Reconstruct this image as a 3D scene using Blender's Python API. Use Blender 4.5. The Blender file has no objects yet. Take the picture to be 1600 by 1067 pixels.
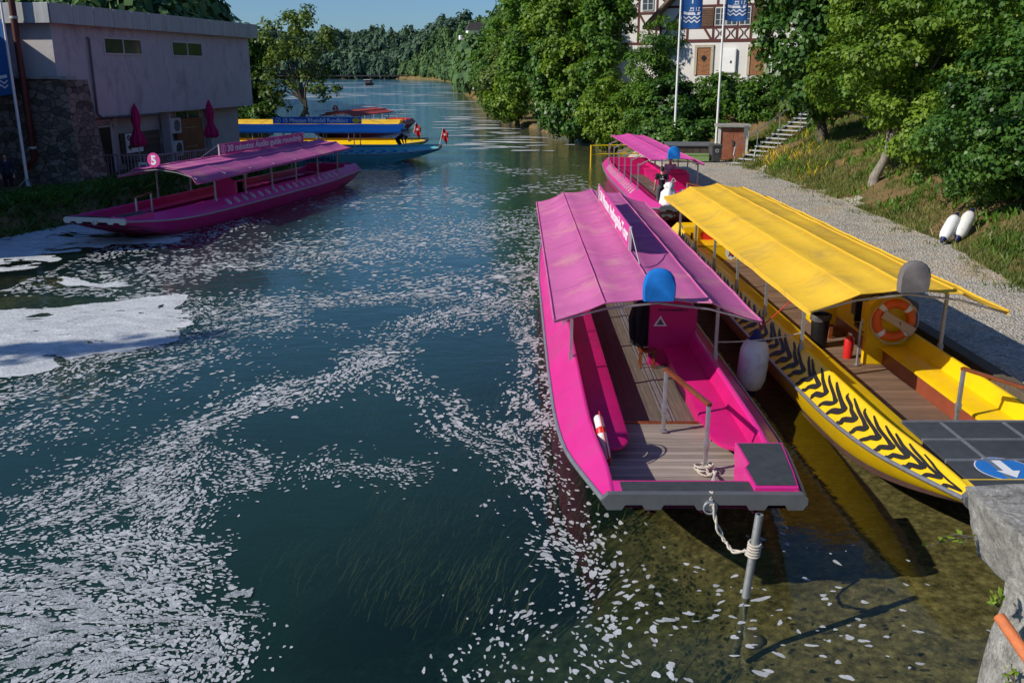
import bpy, bmesh, math, random
import numpy as np
from mathutils import Vector, Matrix, Euler, noise as mnoise

R = math.radians
random.seed(11)
rng = np.random.default_rng(11)
scene = bpy.context.scene
col = scene.collection

# ------------------------------------------------------------------ materials
def nt(name):
    m = bpy.data.materials.new(name); m.use_nodes = True
    n = m.node_tree.nodes; n.clear()
    out = n.new('ShaderNodeOutputMaterial')
    return m, n, m.node_tree.links, out

def c4(c): return (c[0], c[1], c[2], 1.0)

def tex_noise(n, l, vec, scale, detail=4, rough=.6, dist=0.0):
    t = n.new('ShaderNodeTexNoise'); t.inputs['Scale'].default_value = scale
    t.inputs['Detail'].default_value = detail; t.inputs['Roughness'].default_value = rough
    t.inputs['Distortion'].default_value = dist
    l.new(vec, t.inputs['Vector']); return t

def ramp(n, l, fac, stops):
    r = n.new('ShaderNodeValToRGB'); e = r.color_ramp.elements
    while len(e) < len(stops): e.new(0.5)
    for k, (p, c) in enumerate(stops): e[k].position = p; e[k].color = c4(c)
    l.new(fac, r.inputs['Fac']); return r

def mixc(n, l, fac, a, b, mode='MIX'):
    m = n.new('ShaderNodeMix'); m.data_type = 'RGBA'; m.blend_type = mode
    for s, v in ((m.inputs[0], fac), (m.inputs[6], a), (m.inputs[7], b)):
        if hasattr(v, 'links'): l.new(v, s)
        elif isinstance(v, (int, float)): s.default_value = v
        else: s.default_value = c4(v)
    return m.outputs[2]

def coords(n, l, kind='Object', stretch=None):
    if kind == 'World':
        g = n.new('ShaderNodeNewGeometry'); o = g.outputs['Position']
    else:
        t = n.new('ShaderNodeTexCoord'); o = t.outputs[kind]
    if stretch:
        mp = n.new('ShaderNodeMapping'); mp.inputs['Scale'].default_value = stretch
        l.new(o, mp.inputs['Vector']); o = mp.outputs[0]
    return o

def mat(name, base, rough=.55, var=.14, scale=1.6, bump=.0, bscale=25, metal=0.0, dirt=None, dirt_amt=.4, dscale=.9,
        spec=.4, transl=0.0, stretch=None, bstretch=None, kind='Object', coat=0.0):
    m, n, l, out = nt(name)
    v = coords(n, l, kind, stretch)
    a = tuple(min(1, x * (1 - var)) for x in base); b = tuple(min(1, x * (1 + var)) for x in base)
    t = tex_noise(n, l, v, scale, 6, .65)
    r = ramp(n, l, t.outputs['Fac'], [(.32, a), (.68, b)])
    c = r.outputs[0]
    if dirt:
        t2 = tex_noise(n, l, v, dscale, 8, .7, .4)
        r2 = ramp(n, l, t2.outputs['Fac'], [(.5, (0, 0, 0)), (.72, (dirt_amt,) * 3)])
        c = mixc(n, l, r2.outputs[0], c, dirt)
    p = n.new('ShaderNodeBsdfPrincipled')
    l.new(c, p.inputs['Base Color'])
    p.inputs['Metallic'].default_value = metal
    p.inputs['Specular IOR Level'].default_value = spec
    p.inputs['Coat Weight'].default_value = coat
    t3 = tex_noise(n, l, v, scale * 5, 4)
    mr = n.new('ShaderNodeMapRange'); mr.inputs[3].default_value = max(.03, rough - .1); mr.inputs[4].default_value = min(1, rough + .1)
    l.new(t3.outputs['Fac'], mr.inputs[0]); l.new(mr.outputs[0], p.inputs['Roughness'])
    if bump:
        vb = coords(n, l, kind, bstretch) if bstretch else v
        tb = tex_noise(n, l, vb, bscale, 5)
        bn = n.new('ShaderNodeBump'); bn.inputs['Strength'].default_value = bump; bn.inputs['Distance'].default_value = .02
        l.new(tb.outputs['Fac'], bn.inputs['Height']); l.new(bn.outputs[0], p.inputs['Normal'])
    sh = p.outputs[0]
    if transl:
        tr = n.new('ShaderNodeBsdfTranslucent'); l.new(c, tr.inputs['Color'])
        mx = n.new('ShaderNodeMixShader'); mx.inputs[0].default_value = transl
        l.new(sh, mx.inputs[1]); l.new(tr.outputs[0], mx.inputs[2]); sh = mx.outputs[0]
    l.new(sh, out.inputs[0]); return m

def planks(name, base, width=.12, axis='Y', gap=.06, var=.25, rough=.7, grain=30, kind='Object'):
    """boards: `axis` is the direction ACROSS the boards"""
    m, n, l, out = nt(name)
    v = coords(n, l, kind)
    s = n.new('ShaderNodeSeparateXYZ'); l.new(v, s.inputs[0])
    dv = n.new('ShaderNodeMath'); dv.operation = 'DIVIDE'; dv.inputs[1].default_value = width; l.new(s.outputs[axis], dv.inputs[0])
    fl = n.new('ShaderNodeMath'); fl.operation = 'FLOOR'; l.new(dv.outputs[0], fl.inputs[0])
    fr = n.new('ShaderNodeMath'); fr.operation = 'FRACT'; l.new(dv.outputs[0], fr.inputs[0])
    wn = n.new('ShaderNodeTexWhiteNoise'); wn.noise_dimensions = '1D'; l.new(fl.outputs[0], wn.inputs['W'])
    st = {'X': (grain, 1.5, 4), 'Y': (1.5, grain, 4), 'Z': (2, 2, grain)}[axis]
    v2 = coords(n, l, kind, st)
    t = tex_noise(n, l, v2, 1.0, 6, .7)
    a = tuple(x * (1 - var) for x in base); b = tuple(min(1, x * (1 + var)) for x in base)
    r1 = ramp(n, l, wn.outputs['Value'], [(0, a), (1, b)])
    r2 = ramp(n, l, t.outputs['Fac'], [(.3, (.6, .58, .56)), (.7, (1.1, 1.1, 1.1))])
    c = mixc(n, l, 1.0, r1.outputs[0], r2.outputs[0], 'MULTIPLY')
    g = n.new('ShaderNodeMath'); g.operation = 'LESS_THAN'; g.inputs[1].default_value = gap; l.new(fr.outputs[0], g.inputs[0])
    c = mixc(n, l, g.outputs[0], c, tuple(x * .12 for x in base))
    p = n.new('ShaderNodeBsdfPrincipled'); l.new(c, p.inputs['Base Color']); p.inputs['Roughness'].default_value = rough
    p.inputs['Specular IOR Level'].default_value = .3
    ad = n.new('ShaderNodeMath'); ad.operation = 'MULTIPLY_ADD'; ad.inputs[1].default_value = -1.0
    l.new(g.outputs[0], ad.inputs[0]); l.new(t.outputs['Fac'], ad.inputs[2])
    bn = n.new('ShaderNodeBump'); bn.inputs['Strength'].default_value = .35; bn.inputs['Distance'].default_value = .01
    l.new(ad.outputs[0], bn.inputs['Height']); l.new(bn.outputs[0], p.inputs['Normal'])
    l.new(p.outputs[0], out.inputs[0]); return m

def leafmat(name, dark, mid, light, transl=.3, cscale=.35, gloss=.5):
    m, n, l, out = nt(name)
    g = n.new('ShaderNodeNewGeometry')
    t = tex_noise(n, l, g.outputs['Position'], cscale, 3)
    ad = n.new('ShaderNodeMath'); ad.operation = 'MULTIPLY_ADD'; ad.inputs[1].default_value = .45
    l.new(g.outputs['Random Per Island'], ad.inputs[0])
    sb = n.new('ShaderNodeMath'); sb.operation = 'MULTIPLY_ADD'; sb.inputs[1].default_value = 1.3; sb.inputs[2].default_value = -.38
    l.new(t.outputs['Fac'], sb.inputs[0]); l.new(sb.outputs[0], ad.inputs[2])
    r = ramp(n, l, ad.outputs[0], [(.15, dark), (.5, mid), (.9, light)])
    p = n.new('ShaderNodeBsdfPrincipled'); l.new(r.outputs[0], p.inputs['Base Color'])
    p.inputs['Roughness'].default_value = gloss; p.inputs['Specular IOR Level'].default_value = .35
    tr = n.new('ShaderNodeBsdfTranslucent')
    c2 = mixc(n, l, 1.0, r.outputs[0], (1.3, 1.25, .5), 'MULTIPLY'); l.new(c2, tr.inputs['Color'])
    mx = n.new('ShaderNodeMixShader'); mx.inputs[0].default_value = transl
    l.new(p.outputs[0], mx.inputs[1]); l.new(tr.outputs[0], mx.inputs[2]); l.new(mx.outputs[0], out.inputs[0])
    return m

M = {}
M['pink'] = mat('pink_paint', (.70, .024, .26), .36, .09, 1.0, dirt=(.42, .09, .20), dirt_amt=.5, coat=.15)
M['pink_in'] = mat('pink_paint_inside', (.58, .010, .16), .42, .12, 1.0, dirt=(.32, .03, .12), dirt_amt=.5)
M['pink_hull'] = mat('pink_hull_below', (.30, .03, .12), .5, .2, 2, dirt=(.08, .06, .03), dirt_amt=.7)
M['yellow'] = mat('yellow_paint', (.90, .58, .006), .36, .07, 1.0, dirt=(.5, .30, .03), dirt_amt=.5, coat=.15)
M['yellow_hull'] = mat('brown_antifouling', (.14, .075, .06), .6, .25, 2, dirt=(.06, .05, .03), dirt_amt=.7)
M['teal'] = mat('teal_paint', (.15, .52, .56), .4, .08, 1.5)
M['red'] = mat('red_paint', (.5, .03, .025), .4, .1, 1.5)
M['aw_pink'] = mat('faded_pink_awning', (.64, .16, .40), .8, .12, .7, bump=.3, bscale=4, dirt=(.76, .42, .36), dirt_amt=.65, dscale=1.0, transl=.16, spec=.15)
M['aw_pinkb'] = mat('bright_pink_awning', (.80, .12, .46), .75, .08, .6, bump=.12, bscale=5, dirt=(.66, .16, .42), dirt_amt=.5, dscale=.8, transl=.2, spec=.15)
M['aw_yellow'] = mat('yellow_awning', (.93, .58, .05), .8, .10, .7, bump=.3, bscale=4, dirt=(.50, .33, .10), dirt_amt=.7, dscale=.9, transl=.16, spec=.15)
M['aw_blue'] = mat('blue_awning', (.07, .42, .95), .8, .08, .6, transl=.15)
M['aw_red'] = mat('red_awning', (.55, .09, .08), .8, .1, .6, transl=.15)
M['cover_blue'] = mat('blue_cloth', (.012, .16, .52), .8, .12, 5, bump=.3, bscale=9, spec=.15)
M['cover_grey'] = mat('grey_cloth', (.16, .145, .14), .85, .14, 5, bump=.3, bscale=9, spec=.15)
M['steel'] = mat('galvanised_steel', (.42, .43, .44), .45, .15, 6, metal=.7)
M['steel_dk'] = mat('dark_steel', (.10, .10, .105), .5, .2, 5, metal=.3)
M['bar'] = mat('grey_bow_plate', (.16, .165, .17), .5, .12, 3, metal=.35, dirt=(.09, .09, .09), dirt_amt=.5)
M['anti'] = mat('dark_anti_slip', (.055, .062, .07), .85, .18, 8, bump=.5, bscale=120, spec=.2)
M['white'] = mat('white_paint', (.78, .78, .76), .5, .05, 2)
M['white_dirty'] = mat('scuffed_white_vinyl', (.72, .71, .67), .5, .06, 2.5, dirt=(.22, .21, .16), dirt_amt=.65, dscale=3.2)
M['black'] = mat('black_plastic', (.012, .012, .013), .4, .2, 4)
M['navy'] = mat('navy_blue', (.012, .02, .10), .5, .1, 4)
M['blue'] = mat('sign_blue', (.02, .13, .45), .5, .06, 3)
M['bluecircle'] = mat('deck_blue', (.02, .17, .52), .55, .08, 3, dirt=(.05, .1, .2), dirt_amt=.3)
M['red_s'] = mat('signal_red', (.62, .02, .02), .45, .08, 4)
M['orange'] = mat('orange_ring', (.80, .13, .02), .5, .08, 4)
M['varnish'] = mat('varnished_wood', (.20, .055, .018), .3, .3, 3, stretch=(6, 1, 6), coat=.3)
M['panelwood'] = mat('red_brown_panel', (.26, .062, .03), .45, .2, 2)
M['deck_grey'] = planks('weathered_deck', (.40, .335, .285), .125, 'Y', .05)
M['deck_brown'] = planks('brown_deck', (.26, .17, .12), .11, 'Y', .07)
M['floor_dark'] = planks('dark_mat_floor', (.16, .135, .11), .16, 'X', .02, var=.1)
M['timber'] = mat('old_timber', (.13, .10, .07), .8, .3, 3, stretch=(8, 8, 1), bump=.4, bscale=12)
M['tiger'] = mat('black_vinyl', (.022, .02, .018), .5, .4, .9)
M['rope'] = mat('pale_rope', (.55, .50, .42), .85, .2, 30, bump=.5, bscale=60)
M['rope_red'] = mat('red_rope', (.55, .03, .02), .7, .1, 30)
M['text_white'] = mat('white_lettering', (.8, .8, .8), .6, .02, 2)
M['sign_pink'] = mat('pink_sign_board', (.62, .06, .30), .5, .06, 2)
M['rust'] = mat('rusty_doors', (.33, .115, .06), .8, .18, 2.5, dirt=(.42, .27, .2), dirt_amt=.6, bump=.2)
M['concrete'] = mat('concrete', (.34, .32, .28), .9, .15, 3, bump=.4, bscale=18, dirt=(.14, .13, .1), dirt_amt=.6)
M['render'] = mat('lilac_grey_render', (.47, .445, .45), .9, .10, .5, bump=.4, bscale=40, dirt=(.20, .15, .17), dirt_amt=.75, dscale=.5, stretch=(1.6, 1.6, .7))
M['render_w'] = mat('whitewash', (.66, .64, .60), .9, .05, .8, bump=.15, bscale=40, dirt=(.5, .46, .4), dirt_amt=.35, dscale=.5)
M['fascia'] = mat('zinc_fascia', (.36, .38, .39), .5, .12, 1.2, metal=.25, dirt=(.2, .2, .19), dirt_amt=.6, dscale=1.5, stretch=(3, 3, .5))
M['glass'] = mat('window_glass', (.02, .025, .03), .06, .1, 1, spec=.9)
M['frame_w'] = mat('pale_window_frame', (.5, .49, .47), .6, .05, 3)
M['timber_red'] = mat('oxblood_timber', (.085, .018, .014), .7, .2, 3)
M['door_wood'] = mat('brown_door_wood', (.26, .11, .04), .5, .25, 2, stretch=(6, 6, 1))
M['door_frame'] = mat('sandstone', (.42, .36, .27), .85, .1, 4)
M['shutter'] = mat('brown_shutter', (.10, .05, .025), .7, .2, 3)
M['tile'] = mat('roof_tiles', (.15, .10, .07), .85, .35, 6, bump=.6, bscale=14)
M['tile_dk'] = mat('dark_roof', (.045, .04, .04), .8, .3, 5)
M['pipe_brown'] = mat('brown_downpipe', (.085, .02, .014), .5, .15, 3)
M['umb'] = mat('magenta_parasol', (.45, .008, .10), .85, .15, 4, bump=.4, bscale=8)
M['greenbench'] = mat('green_bench', (.22, .34, .12), .6, .1, 3)
M['bark'] = mat('bark', (.10, .085, .065), .95, .35, 5, stretch=(3, 3, .7), bump=.8, bscale=14)
M['bark_lt'] = mat('pale_bark', (.26, .23, .19), .95, .35, 5, stretch=(3, 3, .7), bump=.8, bscale=14)
M['skin'] = mat('skin', (.52, .27, .18), .5, .08, 6)
M['hair'] = mat('dark_hair', (.015, .011, .008), .6, .2, 20)
M['shirt_k'] = mat('black_shirt', (.012, .012, .014), .9, .2, 6)
M['shirt_w'] = mat('pale_lilac_shirt', (.55, .45, .58), .9, .08, 6)
M['trouser_g'] = mat('grey_trousers', (.09, .09, .10), .9, .15, 6)
M['denim'] = mat('dark_denim', (.02, .03, .06), .9, .15, 6)
M['terracotta'] = mat('terracotta_pipe', (.58, .17, .06), .75, .2, 12, dirt=(.3, .14, .07), dirt_amt=.7, dscale=14, bump=.4, bscale=60)
M['stone_under'] = mat('mossy_river_stone', (.10, .085, .045), .9, .35, 4, bump=.8, bscale=10)

M['leaf_lime'] = leafmat('leaf_lime', (0.037, 0.098, 0.015), (0.098, 0.213, 0.022), (0.195, 0.329, 0.039), transl=.35)
M['leaf_yel'] = leafmat('leaf_yellow_green', (0.059, 0.122, 0.012), (0.146, 0.256, 0.022), (0.268, 0.378, 0.043), transl=.35)
M['leaf_dark'] = leafmat('leaf_dark', (0.024, 0.067, 0.015), (0.061, 0.152, 0.024), (0.134, 0.250, 0.037), gloss=.4)
M['leaf_olive'] = leafmat('leaf_olive', (0.049, 0.091, 0.017), (0.110, 0.177, 0.029), (0.195, 0.268, 0.049))
M['leaf_far_haze'] = leafmat('leaf_far_haze', (.055, .105, .075), (.085, .155, .095), (.13, .21, .11), transl=.2, cscale=.06, gloss=.8)  # distance haze painted into the leaf colour
M['leaf_far_haze2'] = leafmat('leaf_far_light', (.05, .11, .045), (.09, .175, .06), (.145, .23, .07), transl=.2, cscale=.08, gloss=.8)
M['grass'] = leafmat('grass', (.07, .11, .02), (.15, .19, .04), (.32, .29, .11), cscale=.8)
M['flower'] = leafmat('yellow_flower', (.6, .42, .01), (.7, .5, .02), (.75, .6, .05), cscale=2)
M['weed'] = leafmat('water_weed', (.018, .032, .009), (.042, .058, .014), (.085, .085, .022), transl=.1, cscale=.9)

# ------------------------------------------------------------------ mesh builder
def rotz(a): return Matrix.Rotation(a, 3, 'Z')

class MB:
    def __init__(s): s.v = []; s.f = []; s.mi = []; s.cur = 0
    def add(s, vs, fs):
        o = len(s.v); s.v += [tuple(v) for v in vs]
        for f in fs: s.f.append(tuple(i + o for i in f)); s.mi.append(s.cur)
        return s
    def box(s, c, d, rot=None):
        x, y, z = d[0] / 2, d[1] / 2, d[2] / 2
        vs = [Vector((a * x, b * y, e * z)) for a in (-1, 1) for b in (-1, 1) for e in (-1, 1)]
        if rot is not None: vs = [rot @ v for v in vs]
        c = Vector(c)
        return s.add([v + c for v in vs], [(0, 1, 3, 2), (4, 6, 7, 5), (0, 4, 5, 1), (2, 3, 7, 6), (0, 2, 6, 4), (1, 5, 7, 3)])
    def bar(s, p, q, w, h=None, up=(0, 0, 1)):
        p, q = Vector(p), Vector(q); d = (q - p); L = d.length; d = d / L; up = Vector(up)
        if abs(d.dot(up)) > .98: up = Vector((0, 1, 0))
        sx = d.cross(up).normalized(); uz = sx.cross(d)
        return s.box((p + q) / 2, (w, L, h or w), Matrix((sx, d, uz)).transposed())
    def tube(s, pts, r, n=8, caps=True):
        pts = [Vector(p) for p in pts]; k = len(pts)
        rs = r if hasattr(r, '__len__') else [r] * k
        vs = []; ref = None
        for i, p in enumerate(pts):
            d = (pts[min(i + 1, k - 1)] - pts[max(i - 1, 0)]).normalized()
            if ref is None: ref = Vector((0, 0, 1)) if abs(d.z) < .9 else Vector((1, 0, 0))
            a = (ref - d * ref.dot(d)).normalized(); ref = a; b = d.cross(a)
            for j in range(n):
                t = 2 * math.pi * j / n; vs.append(p + (a * math.cos(t) + b * math.sin(t)) * rs[i])
        fs = [(i * n + j, i * n + (j + 1) % n, (i + 1) * n + (j + 1) % n, (i + 1) * n + j) for i in range(k - 1) for j in range(n)]
        if caps: fs += [tuple(range(n - 1, -1, -1)), tuple((k - 1) * n + j for j in range(n))]
        return s.add(vs, fs)
    def loft(s, rows, close=False):
        m = len(rows[0]); vs = [v for r in rows for v in r]
        fs = []
        for i in range(len(rows) - 1):
            for j in range(m - 1 if not close else m):
                fs.append((i * m + j, i * m + (j + 1) % m, (i + 1) * m + (j + 1) % m, (i + 1) * m + j))
        return s.add(vs, fs)
    def poly(s, pts): return s.add(pts, [tuple(range(len(pts)))])
    def prism(s, pts, vec):
        n = len(pts); vec = Vector(vec); a = [Vector(p) for p in pts]
        fs = [tuple(range(n - 1, -1, -1)), tuple(range(n, 2 * n))] + [(i, (i + 1) % n, (i + 1) % n + n, i + n) for i in range(n)]
        return s.add(a + [p + vec for p in a], fs)
    def lathe(s, prof, c=(0, 0, 0), n=20, axis='Z'):
        vs = []; k = len(prof); c = Vector(c)
        for r, h in prof:
            for j in range(n):
                t = 2 * math.pi * j / n; a, b = r * math.cos(t), r * math.sin(t)
                vs.append(c + Vector({'Z': (a, b, h), 'X': (h, a, b), 'Y': (b, h, a)}[axis]))
        fs = [(i * n + j, i * n + (j + 1) % n, (i + 1) * n + (j + 1) % n, (i + 1) * n + j) for i in range(k - 1) for j in range(n)]
        fs += [tuple(range(n - 1, -1, -1)), tuple((k - 1) * n + j for j in range(n))]
        return s.add(vs, fs)
    def ell(s, c, r, n=14, m=8, rot=None):
        c = Vector(c); r = r if hasattr(r, '__len__') else (r, r, r)
        rows = []
        for i in range(m + 1):
            ph = math.pi * i / m; row = []
            for j in range(n):
                t = 2 * math.pi * j / n
                v = Vector((r[0] * math.sin(ph) * math.cos(t), r[1] * math.sin(ph) * math.sin(t), -r[2] * math.cos(ph)))
                row.append((rot @ v if rot is not None else v) + c)
            rows.append(row)
        return s.loft(rows, True)
    def torus(s, c, R0, r0, mtx=None, n=36, m=12):
        rows = []
        for i in range(n + 1):
            a = 2 * math.pi * i / n
            row = []
            for j in range(m):
                b = 2 * math.pi * j / m
                v = Vector(((R0 + r0 * math.cos(b)) * math.cos(a), (R0 + r0 * math.cos(b)) * math.sin(a), r0 * math.sin(b)))
                row.append((mtx @ v if mtx is not None else v) + Vector(c))
            rows.append(row)
        return s.loft(rows, True)
    def build(s, name, m, parent=None, smooth=True, bevel=0, angle=38):
        me = bpy.data.meshes.new(name); me.from_pydata(s.v, [], s.f)
        ms = m if isinstance(m, (list, tuple)) else [m]
        for q in ms: me.materials.append(q)
        if len(ms) > 1: me.polygons.foreach_set('material_index', s.mi)
        bm = bmesh.new(); bm.from_mesh(me)
        bmesh.ops.remove_doubles(bm, verts=bm.verts, dist=1e-5)
        bmesh.ops.recalc_face_normals(bm, faces=bm.faces)
        if bevel:
            es = [e for e in bm.edges if len(e.link_faces) == 2 and e.calc_face_angle(0) > .6]
            bmesh.ops.bevel(bm, geom=es, offset=bevel, segments=2, affect='EDGES', profile=.6, clamp_overlap=True)
        bm.to_mesh(me); bm.free()
        if smooth:
            me.polygons.foreach_set('use_smooth', [True] * len(me.polygons)); me.set_sharp_from_angle(angle=R(angle))
        o = bpy.data.objects.new(name, me); col.objects.link(o)
        if parent: o.parent = parent
        return o

def tag(o, label=None, cat=None, group=None, kind=None):
    if label: o['label'] = label
    if cat: o['category'] = cat
    if group: o['group'] = group
    if kind: o['kind'] = kind
    return o
def thing(name, label, cat, loc=(0, 0, 0), rz=0, group=None):
    o = bpy.data.objects.new(name, None); col.objects.link(o); o.location = loc; o.rotation_euler = (0, 0, rz)
    o.empty_display_size = .3
    return tag(o, label, cat, group)

def lettering(txt, size, right, up, origin, m, parent, name='lettering', bold=.0, align='LEFT', sx=1.0, thick=.003):
    cu = bpy.data.curves.new('t', 'FONT'); cu.body = txt; cu.size = size; cu.align_x = align; cu.offset = bold; cu.extrude = thick; cu.resolution_u = 3
    t = bpy.data.objects.new('t', cu); col.objects.link(t)
    dg = bpy.context.evaluated_depsgraph_get(); dg.update()
    me = bpy.data.meshes.new_from_object(t.evaluated_get(dg))
    bpy.data.objects.remove(t); bpy.data.curves.remove(cu)
    r = Vector(right).normalized(); u = Vector(up).normalized(); nn = r.cross(u)
    mt = Matrix((r * sx, u, nn)).transposed().to_4x4(); mt.translation = Vector(origin)
    me.transform(mt); me.materials.clear(); me.materials.append(m)
    o = bpy.data.objects.new(name, me); col.objects.link(o)
    if parent: o.parent = parent
    return o

def disc(mb, c, r, right, up, n=28, off=0.0):
    r_ = Vector(right).normalized(); u = Vector(up).normalized(); nn = r_.cross(u); c = Vector(c) + nn * off
    return mb.poly([c + r_ * r * math.cos(2 * math.pi * k / n) + u * r * math.sin(2 * math.pi * k / n) for k in range(n)])

def np_mesh(name, verts, quads, m, parent=None):
    me = bpy.data.meshes.new(name); nv, nf = len(verts), len(quads); k = quads.shape[1]
    me.vertices.add(nv); me.vertices.foreach_set('co', np.ascontiguousarray(verts, dtype=np.float32).ravel())
    me.loops.add(nf * k); me.loops.foreach_set('vertex_index', np.ascontiguousarray(quads, dtype=np.int32).ravel())
    me.polygons.add(nf); me.polygons.foreach_set('loop_start', np.arange(0, nf * k, k, dtype=np.int32))
    me.polygons.foreach_set('loop_total', np.full(nf, k, dtype=np.int32))
    me.update(calc_edges=True); me.validate()
    me.materials.append(m)
    o = bpy.data.objects.new(name, me); col.objects.link(o)
    if parent: o.parent = parent
    return o

def smoothstep(a, b, x):
    t = np.clip((x - a) / (b - a), 0, 1); return t * t * (3 - 2 * t)
# ------------------------------------------------------------------ boats (local: bow at y=0, stern at y=L, z=0 is the waterline)
L = 20.3
def tab(pts):
    xs = [p[0] for p in pts]; ys = [p[1] for p in pts]
    def f(s):
        tot = 0
        for d in (-.5, -.25, 0, .25, .5): tot += np.interp(min(max(s + d, 0), L), xs, ys)
        return float(tot / 5) if .4 < s < L - .4 else float(np.interp(s, xs, ys))
    return f
fw = tab([(0, 1.2), (.8, 1.35), (2, 1.56), (3.5, 1.64), (6, 1.66), (14, 1.66), (17.5, 1.55), (L, 1.35)])
fzr = tab([(0, .90), (1, .78), (2, .67), (3.5, .58), (6, .54), (16, .54), (L, .66)])
fc = tab([(0, 1.12), (.5, 1.1), (1, 1.1), (2, 1.2), (3.5, 1.21), (6, 1.21), (16, 1.21), (L, 1.0)])
fzc = tab([(0, .99), (1, .98), (3, .95), (18, .95), (L, 1.0)])
fb = tab([(0, 1.1), (1, 1.15), (3, 1.28), (6, 1.35), (16, 1.35), (L, 1.1)])
fzb = tab([(0, .80), (1, .47), (2, .18), (3, -.02), (4, -.12), (6, -.15), (17, -.15), (19, .1), (L, .4)])
SS = [0, .2, .5, .8, 1.2, 1.6, 2, 2.5, 3, 3.5, 4, 5, 6, 8, 10, 12, 14, 15, 16, 17, 17.8, 18.5, 19.2, 19.8, L]

AWX = [-1.65, -.85, 0, .85, 1.65]; AWZ = [1.99, 2.29, 2.39, 2.29, 1.99]

def awning(parent, m, y0, y1, xs, zs, bays=8, droop=0.0, seam=None):
    mb = MB(); rows = []
    sub = 5; nb = bays * sub
    for i in range(nb + 1):
        t = i / nb; tb = (i % sub) / sub; y = y0 + (y1 - y0) * t
        row = []
        for k in range(len(xs) - 1):
            for j in range(4 if k < len(xs) - 2 else 5):
                u = j / 4
                x = xs[k] + (xs[k + 1] - xs[k]) * u; z = zs[k] + (zs[k + 1] - zs[k]) * u
                z -= .045 * 4 * u * (1 - u) + .03 * 4 * tb * (1 - tb) * (.4 + u * (1 - u) * 2.4)
                z += .012 * mnoise.noise(Vector((x * 1.6, y * .9, parent.location.x)))
                if abs(x) > 1.5: z -= droop * (1 - t) * (1 if x > 0 else 0)
                yy = y
                if i in (0, nb): yy += (.10 if i == 0 else -.10) * 4 * u * (1 - u)
                row.append((x, yy, z))
        rows.append(row)
    mb.loft(rows)
    for k in range(len(xs)):                                            # stitched seams and hems
        idx = min(k * 4, len(rows[0]) - 1)
        mb.tube([Vector(r[idx]) + Vector((0, 0, .006)) for r in rows], .016 if 0 < k < len(xs) - 1 else .022, 6)
    mb.tube([Vector(p) for p in rows[0]], .014, 6); mb.tube([Vector(p) for p in rows[-1]], .014, 6)
    for b in range(1, bays):
        mb.tube([Vector(p) + Vector((0, 0, .002)) for p in rows[b * sub]], .007, 5)
    # scalloped valance under the low edges
    for e in (0, -1):
        if abs(rows[0][e][0]) > 1.2:
            mb.loft([[Vector(r[e]), Vector(r[e]) + Vector((.01 if e else -.01, 0, -.07))] for r in rows])
    o = mb.build('awning', m, parent)
    for b in range(0, bays + 1):
        rb = MB(); y = y0 + .12 + (y1 - y0 - .24) * b / bays
        rb.tube([(x, y, z - .135 if 0 < i_ < len(xs) - 1 else z - .05) for i_, (x, z) in enumerate(zip(xs, zs))], .02, 6); rb.build('awning_rib', M['steel'], o)
    return o

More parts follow.
